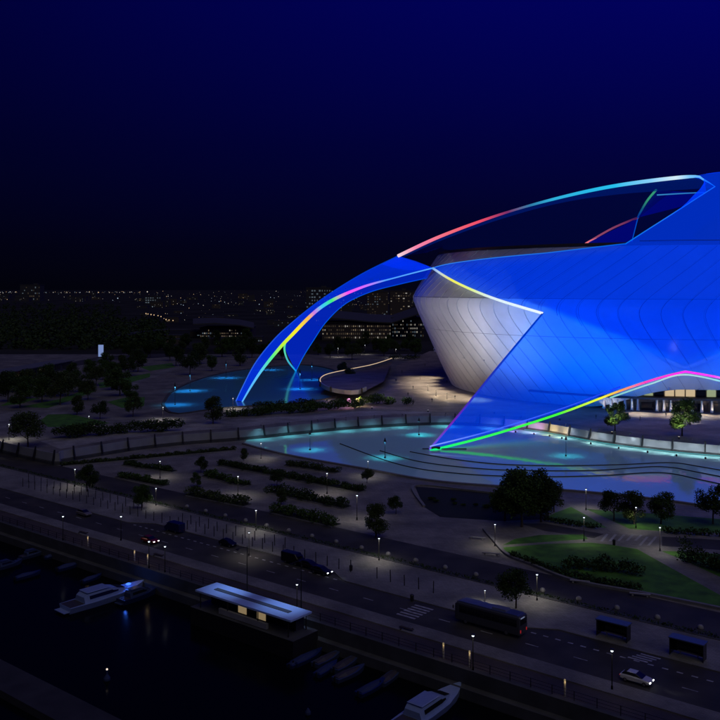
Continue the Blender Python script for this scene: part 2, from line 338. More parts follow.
# core behind the joints
NS = 96; vs = []; fs = []; zs = [.0, .12, .3, .5, .62, .75, .88, 1.]
NK = 140
for k in range(NK):
    th = 2 * math.pi * k / NK; zb = ZB(th if th < math.pi else th - 2 * math.pi)
    for t in zs: z = zb + (72.7 - zb) * t; vs.append(SH(th, z, -1.1))
nz = len(zs)
for k in range(NK):
    for i in range(nz - 1): fs.append((k * nz + i, (k + 1) % NK * nz + i, (k + 1) % NK * nz + i + 1, k * nz + i + 1))
local(MB().add(vs, fs).build('shell_core', M_JOINT, stad, True))
ROWS = [None, 34.0, 50.5, 73.0]
for k in range(NS):
    for r in range(3):
        n1, n2 = 3, 8; g = .0007; vs = []
        for i in range(n2 + 1):
            for j in range(n1 + 1):
                base = -math.pi + 2 * math.pi * k / NS + (2 * math.pi / NS - 2 * g) * j / n1 + g
                z1 = ROWS[r + 1] - .10; zb0 = 0
                if r == 0:
                    th0 = base + TW(10); zb0 = ZB((th0 + math.pi) % (2 * math.pi) - math.pi)
                else: zb0 = ROWS[r] + .10
                z = zb0 + (z1 - zb0) * i / n2; vs.append(SH(base + TW(z), z, .15 * (j / n1 - .5)))
        # thickness
        m_ = len(vs); vs2 = [v - Vector((v.x - CX, v.y - CY, 0)).normalized() * .5 for v in vs]
        fs = []
        idx = lambda i, j: i * (n1 + 1) + j
        for i in range(n2):
            for j in range(n1): fs.append((idx(i, j), idx(i, j + 1), idx(i + 1, j + 1), idx(i + 1, j)))
        bord = [idx(0, j) for j in range(n1 + 1)] + [idx(i, n1) for i in range(1, n2 + 1)] + [idx(n2, j) for j in range(n1 - 1, -1, -1)] + [idx(i, 0) for i in range(n2 - 1, 0, -1)]
        ev = []
        for a in range(len(bord)):
            b = (a + 1) % len(bord); q0 = m_ + len(ev); ev += [vs[bord[b]], vs[bord[a]], vs2[bord[a]], vs2[bord[b]]]; fs.append((q0, q0 + 1, q0 + 2, q0 + 3))
        o = local(MB().add(vs + ev, fs).build('cladding_panel', M_CLAD, stad))
        o.data.polygons.foreach_set('use_smooth', [q < n1 * n2 for q in range(len(fs))])
def ring(prof, name, m, n=120, a0=0., a1=2 * math.pi):
    closed = abs(a1 - a0 - 2 * math.pi) < 1e-4; vs = []; c = len(prof)
    for k in range(n + (0 if closed else 1)):
        th = a0 + (a1 - a0) * k / n
        vs += [(CX + r * math.sin(th), CY - r * math.cos(th), z) for r, z in prof]
    q = len(vs) // c; fs = []
    for k in range(n):
        for i in range(c): fs.append((k % q * c + i, (k + 1) % q * c + i, (k + 1) % q * c + (i + 1) % c, k % q * c + (i + 1) % c))
    return local(MB().add(vs, fs).build(name, m, stad))
ring([(113.9, 73.05), (113.4, 74.3), (107.5, 74.3), (107.5, 73.05)], 'roof_rim', mat('rim_bronze', (.06, .045, .035), .5, .3))
ring([(107.4, 73.9), (60, 30), (60, 28), (106, 60)], 'seating_bowl', mat('seat_dark', (.02, .02, .03), .7))
# entrance level under the shell
M_WARM = glow('warm_glass', (1., .76, .45), .55); M_GRN = glow('greenish_glass', (.78, .9, .5), .35)
ring([(105, 3), (105, 12.9), (102, 12.9), (102, 3)], 'entrance_wall', mat('entrance_brown', (.09, .065, .05), .6, noise=.3, scale=.6))
ring([(111.0, 8.2), (111.0, 8.9), (104.5, 8.9), (104.5, 8.2)], 'entrance_canopy', M_DCONC, 60, R(-46), R(44))
def arcbox(th0, th1, r, z0, z1, t=.25, n=3):
    vs = []
    for k in range(n + 1):
        th = th0 + (th1 - th0) * k / n
        for rr, z in ((r, z0), (r, z1), (r - t, z1), (r - t, z0)): vs.append((CX + rr * math.sin(th), CY - rr * math.cos(th), z))
    fs = [(k * 4 + i, k * 4 + 4 + i, k * 4 + 4 + (i + 1) % 4, k * 4 + (i + 1) % 4) for k in range(n) for i in range(4)] + [(0, 1, 2, 3), tuple(range(n * 4 + 3, n * 4 - 1, -1))]
    return MB().add(vs, fs)
for k in range(34):
    a = R(-40 + k * 2.3)
    if rng.random() < .85: local(arcbox(a, a + R(2.0), 105.4, 9.2, 12.4, n=2).build('window', (M_WARM if rng.random() < .5 else M_GRN) if rng.random() < .75 else M_GLASSD, stad))
for k in range(16):
    a = R(-31 + k * 3.7); local(arcbox(a, a + R(2.6), 105.5, 3.1, 6.4, n=2).build('door', mat('door_bronze', (.16, .11, .07), .4, .2) if k % 3 else M_GLASSD, stad))
M_COLW = mat('column_white', (.7, .68, .62), .5)
def thx(px): # angle on the entrance circle seen at column px
    d = Vector(((px - 360) / F, 1)).normalized(); c = Vector((CX, CY)); b = d.dot(c); q = math.sqrt(max(b * b - c.dot(c) + 108.3 ** 2, 0)); p = d * (b - q)
    return math.atan2(p.x - CX, CY - p.y)
cols = [604, 611, 618, 625, 632, 638, 657, 664, 671, 692, 702, 712, 724]
for i, px in enumerate(cols):
    th = thx(px); c = Vector((CX + 108.3 * math.sin(th), CY - 108.3 * math.cos(th), 3))
    local(MB().lathe([(.75, 0), (.62, 1.2), (.45, 3.4), (.5, 5.2)], c, 10).build('column', M_COLW, stad, True))
    p = Vector((CX + 110.6 * math.sin(th), CY - 110.6 * math.cos(th), 3.15))
    fx = MB().lathe([(.22, 0), (.22, .18), (.16, .22)], p, 8).build('uplight', M_STEEL, stad); local(fx)
    if i not in (3, 5, 9): lamp('SPOT', 'uplight_lamp', p + Vector((0, 0, .35)), 330, (1., .84, .58), c + Vector((0, 0, 3.2)), .1, 75)
# ------------------------------------------------------------------ star canopy
def canopy_mat(name, emis, tint, fac, gloss=.012):
    m = bpy.data.materials.new(name); m.use_nodes = True; n = m.node_tree.nodes; l = m.node_tree.links; n.clear()
    o = n.new('ShaderNodeOutputMaterial'); t = n.new('ShaderNodeBsdfTransparent'); t.inputs[0].default_value = (*tint, 1)
    e_ = n.new('ShaderNodeEmission'); e_.inputs[0].default_value = (*emis, 1); e_.inputs[1].default_value = 1.0
    d = n.new('ShaderNodeBsdfTranslucent'); d.inputs[0].default_value = (.01, .05, .22, 1)
    g = n.new('ShaderNodeBsdfGlossy'); g.inputs['Roughness'].default_value = .18; g.inputs[0].default_value = (.5, .7, 1, 1)
    m1 = n.new('ShaderNodeMixShader'); m1.inputs[0].default_value = gloss; l.new(d.outputs[0], m1.inputs[1]); l.new(g.outputs[0], m1.inputs[2])
    ad = n.new('ShaderNodeAddShader'); l.new(m1.outputs[0], ad.inputs[0]); l.new(e_.outputs[0], ad.inputs[1])
    mx = n.new('ShaderNodeMixShader'); mx.inputs[0].default_value = fac; l.new(t.outputs[0], mx.inputs[1]); l.new(ad.outputs[0], mx.inputs[2])
    l.new(mx.outputs[0], o.inputs[0]); return m
M_BLUE = canopy_mat('backlit_blue_film', (.0, .075, 1.42), (.22, .60, 1.), .33)
M_BLUE2 = canopy_mat('thin_blue_film', (.0, .03, .85), (.35, .6, 1.), .50)
M_ARCH = canopy_mat('arch_blue_film', (.0, .05, 1.25), (.3, .55, 1.), .46)
M_ROOFG = canopy_mat('tinted_roof_glass', (.0, .0006, .035), (.55, .6, .8), .35)  # faint blue glow added so the roof opening looks less black
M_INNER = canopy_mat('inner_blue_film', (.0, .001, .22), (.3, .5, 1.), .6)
can = thing('star_canopy', 'glowing blue translucent star-shaped canopy with rainbow edge lights over the stadium', 'canopy', (CX, CY, 3))
def sheet(name, rows, nu, nv, m, parent=None, thick=.35, bulge=None):
    """surface through rows of control points (each row a spline)"""
    rows = [resample(r, nu) for r in rows]; vs = []
    for j in range(nv):
        t = j / (nv - 1)
        for i in range(nu): vs.append(cr([r[i] for r in rows], t))
    fs = [(j * nu + i, j * nu + i + 1, (j + 1) * nu + i + 1, (j + 1) * nu + i) for j in range(nv - 1) for i in range(nu - 1)]
    o = MB().add(vs, fs).build(name, m, parent or can, True)
    if (parent or can) in (can,): o.location = Vector(cl)
    return o
def led(name, pts, rad, stops, strength, parent, n=60):
    """edge light: a tube whose LED colour changes along its length"""
    p = resample(pts, n); mb = MB(); mb.tube(p, rad, 8); me = mb.mesh(name, [], True)
    uvl = me.uv_layers.new(name='along'); 
    for poly in me.polygons:
        for li in poly.loop_indices: uvl.data[li].uv = (me.loops[li].vertex_index // 8 / (n - 1), 0)
    m = bpy.data.materials.new(name + '_light'); m.use_nodes = True; nn = m.node_tree.nodes; l = m.node_tree.links; nn.clear()
    o = nn.new('ShaderNodeOutputMaterial'); e_ = nn.new('ShaderNodeEmission'); u = nn.new('ShaderNodeUVMap'); u.uv_map = 'along'
    sp_ = nn.new('ShaderNodeSeparateXYZ'); l.new(u.outputs[0], sp_.inputs[0]); r = nn.new('ShaderNodeValToRGB'); l.new(sp_.outputs[0], r.inputs[0])
    el = r.color_ramp.elements; el[0].position = stops[0][0]; el[0].color = (*stops[0][1], 1); el[1].position = stops[-1][0]; el[1].color = (*stops[-1][1], 1)
    for pz, c in stops[1:-1]: k = el.new(pz); k.color = (*c, 1)
    l.new(r.outputs[0], e_.inputs[0]); e_.inputs[1].default_value = strength; l.new(e_.outputs[0], o.inputs[0]); me.materials.append(m)
    ob = link(name, me, parent)
    if parent is can: ob.location = Vector(cl)
    return ob
OFF = 3.0
def ang(p): return math.atan2(p.x - CX, CY - p.y)
T = G(430, 450, 0); T.z = .4
def hit(px, py, Y0):
    Y = Y0
    for _ in range(400):
        q = A(px, py, Y)
        if math.hypot(q.x - CX, q.y - CY) < RAD(q.z) + OFF: break
        Y += .15
    return q
Npt = hit(543, 313, 350); Vpt = hit(685, 370, 335); Nd = hit(433, 268, 425)
thN, thV, thD = ang(Npt), ang(Vpt), ang(Nd); zN, zV, zD = Npt.z, Vpt.z, Nd.z
T2r = math.hypot(T.x - CX, T.y - CY); th2 = 2 * thV - ang(T); T2 = Vector((CX + T2r * math.sin(th2), CY - T2r * math.cos(th2), .4))
thN2 = 2 * thV - thN
def skin(th, z): return SH(th, z, OFF)
def lowb(th):   # lower hem of the skin that hugs the bowl
    if th < thN: t = (th - thD) / (thN - thD); return zD + (zN - zD) * (t ** 1.15)
    if th < thV: return zN + (zV - zN) * (th - thN) / (thV - thN)
    if th < thN2: return zV + (zN - zV) * (th - thV) / (thN2 - thV)
    return zN + (zV - zN) * min((th - thN2) / (thV - thN), 1)
TH1 = thN2 + (thV - thN)
def topb(th):
    d = math.degrees(th); return float(np.interp(d, [math.degrees(thD), -70, -55, -38, -22.8, 90], [zD, 66.6, 68.4, 70.3, 73.4, 74.8]))
nu, nv = 90, 22; vs = []
ths = sorted([thD + (TH1 - thD) * i / (nu - 4) for i in range(nu - 3)] + [thN, thV, thN2])
for j in range(nv):
    for th in ths: a, b = lowb(th), topb(th); vs.append(skin(th, a + (b - a) * j / (nv - 1)))
fs = [(j * nu + i, j * nu + i + 1, (j + 1) * nu + i + 1, (j + 1) * nu + i) for j in range(nv - 1) for i in range(nu - 1)]
skinO = local(MB().add(vs, fs).build('canopy_skin', M_BLUE, can, True))
M_RIB = mat('rib_navy', (.006, .012, .07), .5)
for k in range(NS):
    b0 = -math.pi + 2 * math.pi * k / NS; seg = []
    for i in range(41):
        z = 20 + (75 - 20) * i / 40; th = b0 + TW(z)
        if thD + .03 < th < TH1 and lowb(th) + .3 < z < topb(th) - .3: seg.append(skin(th, z) + Vector((-math.sin(th), math.cos(th), 0)) * .25)
    if len(seg) > 3: local(MB().tube(seg, .07 if k % 2 else .10, 5).build('skin_rib', M_RIB, can, True))
# front arm reaching into the pool
e_left = [T, A(462, 411, 326), A(500, 364.5, 350), Npt]
e_bot = [T, A(490, 433.5, 308), A(560, 411.5, 320), A(620, 389, 333), A(660, 376, 345), Vpt]
nvl = [skin(thN + (thV - thN) * t / 8, zN + (zV - zN) * t / 8) for t in range(9)]
arm_rows_l = resample(e_left, 24); arm_rows_b = resample(e_bot, 24); vs = []; mm = 12
for i in range(24):
    t = i / 23
    for j in range(mm):
        s = j / (mm - 1); p = arm_rows_l[i].lerp(arm_rows_b[i], s)
        q = cr(nvl, s); lin = nvl[0].lerp(nvl[-1], s); p = p + (q - lin) * t
        vs.append(p)
fs = [(i * mm + j, i * mm + j + 1, (i + 1) * mm + j + 1, (i + 1) * mm + j) for i in range(23) for j in range(mm - 1)]
armF = local(MB().add(vs, fs).build('canopy_arm', M_BLUE, can, True))
# its twin to the right, past the frame
def mir(p):
    r = math.hypot(p.x - CX, p.y - CY); a = 2 * thV - ang(p); return Vector((CX + r * math.sin(a), CY - r * math.cos(a), p.z))
local(MB().add([mir(v) for v in vs], [f[::-1] for f in fs]).build('canopy_arm', M_BLUE, can, True))
led('edge_light', [p + Vector((0, -.5, -.6)) for p in e_bot], .42, [(0, (.0, .9, .25)), (.10, (.02, .95, .12)), (.42, (.05, .95, .05)), (.56, (.75, .9, .05)), (.66, (1., .35, .08)), (.76, (1., .05, .45)), (1., (1., .02, .9))], 1.1, can)
led('edge_light', [p + Vector((0, -.2, .9)) for p in e_bot[:4]], .22, [(0, (.25, .4, 1.)), (.25, (.06, .16, 1.)), (1, (.01, .04, .9))], 1.0, can)
e_bot2 = [mir(p) for p in e_bot][::-1]
led('edge_light', [p + Vector((0, -.5, -.6)) for p in e_bot2], .42, [(0, (1., .02, .9)), (.12, (.95, .05, .9)), (.25, (.4, .8, .95)), (.5, (.1, .9, .4)), (1, (.1, .9, .2))], 1.1, can)
led('edge_light', [p + Vector((0, -.35, -1.9)) for p in [A(610, 392.5, 331), A(650, 379, 341), Vpt, mir(A(650, 379, 341))]], .32, [(0, (.3, .8, .7)), (.5, (.6, .9, .9)), (1, (.3, .9, .95))], .8, can)
led('edge_light', e_left, .38, [(0, (.2, .12, 1.)), (.22, (.22, .03, .6)), (.4, (.04, .04, .7)), (.7, (0, .05, .7)), (1, (.0, .06, .7))], .7, can)
nd_edge = [skin(thD + (thN - thD) * t / 10, lowb(thD + (thN - thD) * t / 10)) for t in range(11)]
led('edge_light', [p + Vector((0, -.3, -.2)) for p in nd_edge], .6, [(0, (.15, .35, .9)), (.14, (.45, .6, .8)), (.35, (.9, .85, .1)), (.55, (.75, .9, .25)), (.72, (.7, .85, .95)), (1., (.85, .95, 1.))], 1.0, can)
top_edge = [skin(thD + (R(-22.8) - thD) * t / 10, topb(thD + (R(-22.8) - thD) * t / 10)) for t in range(11)]
led('edge_light', [p + Vector((0, 0, .1)) for p in top_edge], .22, [(0, (.05, .3, 1.)), (1, (.0, .15, .9))], .8, can, 30)
# arched arm on the left
O_ = [G(236, 401, 3)] + [A(x, y, d) for x, y, d in [(244.5, 383, 402), (255, 363.5, 403), (270, 344, 405), (287, 327, 408), (320, 300.5, 416), (360, 275, 428), (398, 256, 440)]]
I_ = [G(242.5, 401.5, 3)] + [A(x, y, d) for x, y, d in [(251.5, 386, 403), (262, 370, 403.5), (275.5, 353, 405), (290, 337, 408), (322, 306.5, 417), (360, 288, 430), (398, 277, 440), (433, 268, 447)]]
K = O_[-1]
sheet('arch_arm', [O_, [o.lerp(i, .5) + Vector((0, -1.2, .4)) for o, i in zip(resample(O_, 12), resample(I_, 12))], I_], 40, 5, M_ARCH)
led('edge_light', [p + Vector((0, -.9, 0)) for p in I_], [.32 + .55 * math.sin(math.pi * min(1, i / 60 * 1.25)) for i in range(60)], [(0, (.1, .45, 1.)), (.12, (.1, .55, 1.)), (.2, (.1, .9, .25)), (.25, (.5, .9, .05)), (.33, (1., .85, .02)), (.40, (.95, .5, .1)), (.43, (.6, .2, .8)), (.47, (.05, .6, .95)), (.52, (.05, .9, .2)), (.56, (.6, .4, .6)), (.60, (1., .08, .9)), (.68, (.7, .15, 1.)), (.78, (.08, .35, 1.)), (1, (.1, .4, 1.))], 1.0, can)
led('edge_light', O_, .26, [(0, (.05, .2, 1.)), (.5, (.0, .06, .9)), (1, (.0, .06, .8))], .7, can)
# inner sheet that drops to the far foot
I2 = [A(x, y, d) for x, y, d in [(290, 337, 408), (322, 306.5, 417), (360, 288, 430), (398, 277, 440), (433, 268, 447)]]
L2 = [G(296, 371, 3)] + [A(x, y, d) for x, y, d in [(303, 357, 545), (313, 341, 535), (326, 322, 520), (345, 304, 505), (370, 292, 490), (400, 284, 475), (427, 278, 462)]]
M2 = [A(x, y, d) for x, y, d in [(284.5, 347, 475), (300, 333, 475), (330, 311, 472), (362, 293, 466), (398, 281, 458), (430, 273, 455)]]
sheet('arch_inner_sheet', [I2, M2, L2], 40, 12, M_BLUE2)
led('edge_light', [I2[0], A(286, 341, 440), A(284.5, 350, 480), A(288, 361, 520), G(296, 371, 3)], .5, [(0, (.9, .4, .1)), (.25, (.1, .9, .3)), (.6, (.1, .7, .5)), (1, (.0, .3, .9))], .9, can)
led('edge_light', L2, .25, [(0, (.0, .2, 1.)), (1, (.0, .08, .8))], .8, can)
# link facet between the arch and the bowl
sheet('link_facet', [[K, A(415, 262, 444), Nd], [A(380, 264, 436), A(405, 270, 442), Nd + Vector((-.3, 0, -.3))]], 14, 4, M_BLUE2)
# spine over the roof
SP = [K] + [A(x, y, d) for x, y, d in [(440, 236.5, 430), (500, 214.5, 419), (560, 197.5, 410), (620, 185, 403), (690, 176.6, 397)]]
SPE = SP + [A(704, 180, 393), A(715, 186.5, 388)]
led('edge_light', SPE, [(.5 + .35 * abs(math.cos(i / 79 * 3.9))) * min(1, (79 - i) / 10 + .15) for i in range(80)], [(0, (.95, .7, .75)), (.07, (.95, .25, .45)), (.18, (.95, .16, .22)), (.29, (.9, .08, .15)), (.38, (.2, .03, .14)), (.45, (.03, .2, .4)), (.52, (.03, .45, .75)), (.70, (.02, .55, .9)), (.80, (.25, .65, 1.)), (.87, (.7, .9, 1.)), (.91, (.2, .6, 1.)), (1, (.0, .25, 1.))], .95, can, 80)
sheet('spine_glass', [SPE, [p + Vector((.6, 2, d)) for p, d in zip(SPE, (-1.6, -1.9, -2.1, -2.4, -4, -5.5, -3.5, -.2))]], 46, 3, canopy_mat('spine_glass', (0, .01, .14), (.4, .6, 1.), .6))
# tinted glass roof from the spine to the far rim
FR = [Vector((CX + 112 * math.sin(a), CY - 112 * math.cos(a), 77.4)) for a in [R(-80), R(-105), R(-130), R(-155), R(-180), R(-205)]]
SPx = SP + [A(760, 170, 392)]
sheet('roof_glass', [SPx, [a.lerp(b, .5) + Vector((0, 0, -1.5)) for a, b in zip(resample(SPx, 8), resample(FR, 8))], FR], 30, 8, M_ROOFG)
# inner facets seen through the opening
P = {'g0': A(656, 190, 425), 'g1': A(640, 213, 468), 'c': A(638, 217.5, 473), 'r0': A(585, 244, 540), 'b0': A(632, 241, 500), 'd1': A(680, 207, 428), 'd0': A(704, 193, 412)}
for k, (q, m) in enumerate((((P['g0'], P['d0'], P['d1'], P['c']), M_INNER), ((P['c'], P['b0'], A(634, 243, 500), P['r0']), M_INNER))):
    sheet('inner_facet', [[q[0], q[1]], [q[3], q[2]]], 6, 4, m)
led('edge_light', [P['g0'], A(647, 201, 446), P['g1'], P['c']], .55, [(0, (.1, .9, .35)), (.35, (.1, .8, .3)), (.7, (.02, .25, .35)), (1, (.0, .1, .6))], .9, can)
led('edge_light', [P['c'], A(612, 228.5, 508), P['r0']], .6, [(0, (.12, .02, .12)), (.3, (.6, .1, .2)), (1, (.95, .2, .25))], .9, can)
led('edge_light', [P['c'], P['b0']], .25, [(0, (.0, .1, .8)), (1, (.0, .1, .8))], .7, can)
led('edge_light', [A(657, 195, 424), A(680, 193.6, 417), A(704, 192.4, 411)], .28, [(0, (.05, .35, .8)), (1, (.02, .2, .7))], .7, can)
# roof sheet rising from the rim
rb = [skin(R(-22.8) + (R(48) + R(22.8)) * t / 8, topb(R(-22.8) + (R(48) + R(22.8)) * t / 8)) for t in range(9)]
def lb(t): return cr([rb[0], A(648, 229.5, 374), A(670, 215.5, 379), A(694, 200, 384), A(715, 186.5, 388)], t)
tr = A(900, 160, 330); rows = []
tips = [(715, 186.5), (703, 180), (690, 176.6)]
RT = [A(720, 172.4, 394), A(800, 166, 372), A(900, 160, 350), A(1040, 168, 330)]
rows_r = []
for j in range(9):
    t = j / 8; left = lb(min(t / .86, 1)) if t <= .86 else A(703, 180, 393)
    row = []
    for i in range(7):
        s = i / 6; b = cr(rb, s); tp = cr([A(692, 176.8, 397)] + RT, s); arc = b.lerp(tp, t) + Vector((0, 0, 3.0 * math.sin(math.pi * t)))
        if s == 0: arc = left
        row.append(arc)
    rows_r.append(row)
rows_r.append([A(691, 176.5, 397)] + [cr([A(692, 176.8, 397)] + RT, i / 6) for i in range(1, 7)])
sheet('roof_sheet', rows_r, 40, 26, M_BLUE)
led('edge_light', [lb(i / 8) for i in range(9)], .25, [(0, (.0, .2, 1.)), (1, (.05, .3, 1.))], .8, can)
gut = [SH(R(-20) + R(68) * t / 40, 74.6, OFF + .35) for t in range(41)]
local(MB().tube(gut, .12, 6).build('roof_gutter', mat('gutter_blue', (.01, .015, .06), .4), can, True))
# blue wash lights between bowl and skin, on low bases at the bowl's foot
def floodlight(label, p, tgt, energy, col, angle=80, group=None, blend=.9, size=.6, vis=1.0):
    t = thing('floodlight', label, 'floodlight', p, 0, group)
    MB().box((0, 0, .1), (.5, .5, .2)).build('base', M_STEEL, t)
    MB().box((0, 0, .55), (.7, .35, .5)).build('lamp_housing', M_STEEL, t)
    MB().box((0, 0, .82), (.6, .3, .03)).build('lens', glow('lens_%.1f_%.1f' % (col[0], col[2]), col, vis), t)
    lamp('SPOT', 'flood_beam', Vector(p) + Vector((0, 0, 1.0)), energy, col, tgt, size, angle, blend); return t
for k, (a, r) in enumerate([(-42, 44), (-36.5, 48), (-31, 44), (-24, 26), (1, 26), (8, 44), (13.5, 48), (19, 44)]):
    th = R(a); p = SH(th, 3, r); p.z = 3
    if (p - Vector((0, 0, 0))).y < 330 and a < 0: p.z = 3
    floodlight('blue wash floodlight before the foot of the bowl, %s from the left' % ordn(k + 1), p, SH(th + .05, 46), 52000 if r > 30 else 30000, (.01, .24, 1.), 150, 'blue wash floodlights')
for k, (px, py, tx, en) in enumerate([(372, 409, R(-66), 80000), (428, 412, R(-50), 62000)]):
    p = G(px, py, 3); floodlight(['white floodlight on the plaza left of the grey bowl', 'white floodlight on the plaza just before the bare grey bowl side'][k], p, SH(tx, 33 if k else 40), en, (1., .97, .94), 64)
p = G(690, 425, 3); floodlight('white floodlight on the terrace under the rainbow arch', p, SH(R(-8), 14), 9000, (.9, .92, 1.), 110)
for k, (px, py) in enumerate([(612, 434), (679, 439)]):  # uplights added to brighten the two terrace trees
    p = G(px, py, 3); floodlight(['small added uplight under the left terrace tree', 'small added uplight under the right terrace tree'][k], p, p + Vector((1.0, 4, 8)), 9000, (1., .95, .75), 90, 'added tree uplights')
for k, (px, py) in enumerate([(428, 391), (436, 396), (447, 399)]):
    p = G(px, py, 3); o = MB().lathe([(.25, 0), (.12, .3), (.12, 2.6), (.25, 2.65), (.25, 2.9)], (0, 0, 0), 8).build('plaza_light', [M_STEEL], None, loc=p)
    tag(o, 'short path light by the foot of the bowl, %s from the left' % ordn(k + 1), 'path light', 'path lights by the bowl')
    lamp('POINT', 'path_glow', p + Vector((0, -.9, 3.0)), 900, (1., .82, .55), None, .2)
for a_ in (-106, -98, -90, -82, -74, -66, -58, -20, -14, -8, -2, 4):  # downlights added on the shell to brighten the plaza and entrance terrace
    th = R(a_); q = SH(th, 21 if a_ < -40 else 13.2, .6); tg = SH(th, 3, 17 if a_ < -40 else 12); tg.z = 3
    local(MB().box(tuple(q), (.9, .9, .6), -th).build('added_downlight', M_CLAD, stad))
    lamp('SPOT', 'added_downlight_beam', q + Vector((math.sin(th) * .9, -math.cos(th) * .9, -.3)), 26000 if a_ < -40 else 12000, (1., .86, .68), tg, .4, 74, .9)
# ------------------------------------------------------------------ terrace wall with leaning fins
tw = thing('terrace_wall', 'long curving white parapet wall with dark leaning fins above the pool', 'wall', WALL[4])
def tl(o): o.location = -WALL[4]; return o
full = [Vector((-134, 306, 0))] + resample(WALL, 90)
dens = resample(full, 220)
def prof_strip(prof, name, m, pts):
    n = len(pts); vs = []; c = len(prof)
    for i, p in enumerate(pts):
        d = pts[min(i + 1, n - 1)] - pts[max(i - 1, 0)]; q = Vector((d.y, -d.x, 0)).normalized()   # towards the camera side
        for o_, z in prof: vs.append((p.x + q.x * o_, p.y + q.y * o_, z))
    fs = [(i * c + k, i * c + c + k, i * c + c + (k + 1) % c, i * c + (k + 1) % c) for i in range(n - 1) for k in range(c)] + [tuple(range(c)), tuple(range(n * c - 1, n * c - c - 1, -1))]
    return MB().add(vs, fs).build(name, m, tw)
tl(prof_strip([(0.5, -.2), (.5, .9), (-.1, 1.1), (-.6, 1.1), (-.6, -.2)], 'wall_base', M_DCONC, dens))
M_PARA = mat('parapet_white', (.27, .28, .30), .55, noise=.12, scale=.3)
acc = 0.; cuts = [0]
for i in range(len(dens) - 1):
    acc += (dens[i + 1] - dens[i]).length
    if acc > 9.6: cuts.append(i + 1); acc = 0.
cuts.append(len(dens) - 1)
for a, b in zip(cuts[:-1], cuts[1:]):
    if b > a: tl(prof_strip([(.25, 1.1), (-.05, 3.6), (-.35, 3.6), (-.25, 1.1)], 'parapet_panel', M_PARA, dens[a:b + 1]))
for i in cuts[1:-1]:
    p = dens[i]; d = (dens[i + 1] - dens[i - 1]).normalized(); q = Vector((d.y, -d.x, 0))
    f_ = MB(); vs = []
    for o_, z in ((.9, .7), (1.3, 1.0), (.75, 2.9), (.30, 4.7), (.05, 4.7), (.3, 2.2)):
        for s in (-.22, .22): vs.append((p.x + q.x * o_ + d.x * s, p.y + q.y * o_ + d.y * s, z))
    f_.add(vs, [(0, 2, 4, 6, 8, 10), (11, 9, 7, 5, 3, 1)] + [(2 * k, 2 * k + 1, (2 * k + 3) % 12, (2 * k + 2) % 12) for k in range(6)])
    tl(f_.build('fin', M_STEEL, tw))
# cyan waterline light on the right stretch of the wall
wr = [p + Vector((0, 0, .32)) for p in resample(WALL, 120) if p.x > 62]
def offs(pts, k): return [p + Vector(((pts[min(i + 1, len(pts) - 1)] - pts[max(i - 1, 0)]).y, -(pts[min(i + 1, len(pts) - 1)] - pts[max(i - 1, 0)]).x, 0)).normalized() * k for i, p in enumerate(pts)]
tl(MB().tube(offs(wr, .75), .12, 6).build('waterline_light', glow('cyan_led', (.1, .8, .9), .45), tw))
# wall washers standing in the pool, and added floods brightening it from the wall
wi = 0
for px, en, col in ((512, 500, (.9, .3, 1.)), (530, 600, (1., .35, .9)), (545, 700, (1., .72, .25)), (557, 700, (1., .75, .3)), (585, 700, (.9, .95, .9)), (612, 800, (.75, .9, 1.)), (640, 800, (.75, .9, 1.)), (668, 800, (.75, .9, 1.)), (696, 800, (.75, .9, 1.)), (724, 800, (.75, .9, 1.))):
    wi += 1
    y = np.interp(px, [x for x, _ in WALLPX], [y for _, y in WALLPX]); p = G(px, y, 0) + Vector((0, -8, .5))
    o = MB().lathe([(.3, -.5), (.3, .05), (.2, .15)], (0, 0, 0), 8).build('wall_washer', M_STEEL, None, loc=p)
    tag(o, 'small lamp in the pool washing the parapet, %s from the left' % ordn(wi), 'lamp', 'wall washers in the pool')
    lamp('SPOT', 'washer_beam', p + Vector((0, 0, .35)), en * (6 if px < 560 else 2.2), col, p + Vector((0, 8, 2.6)), .4, 120, .9)
for k, px in enumerate((262, 290, 318, 346, 374, 402, 445, 490, 530, 565, 597, 628, 658, 688, 718, 750)):
    y = np.interp(px, [x for x, _ in WALLPX], [y for _, y in WALLPX]); p = G(px, y, 0) + Vector((0, -3.2, 5.2))
    t = thing('added_pool_flood', 'small added flood lamp bracketed out from the parapet over the pool, %s from the left' % ordn(k + 1), 'lamp', p, 0, 'added pool floods on the parapet')
    MB().box((0, 0, .1), (.4, .4, .16)).build('housing', M_STEEL, t); MB().tube([(0, .2, .1), (0, 1.6, -.2), (0, 3.0, -1.7)], .06, 6).build('bracket', M_STEEL, t)
    lamp('SPOT', 'added_pool_flood_beam', p, 800 if px < 420 else 1200, (.25, .8, 1.) if px < 480 else (.75, .9, 1.), p + Vector((0, 0, -5)), .4, 132, .9)
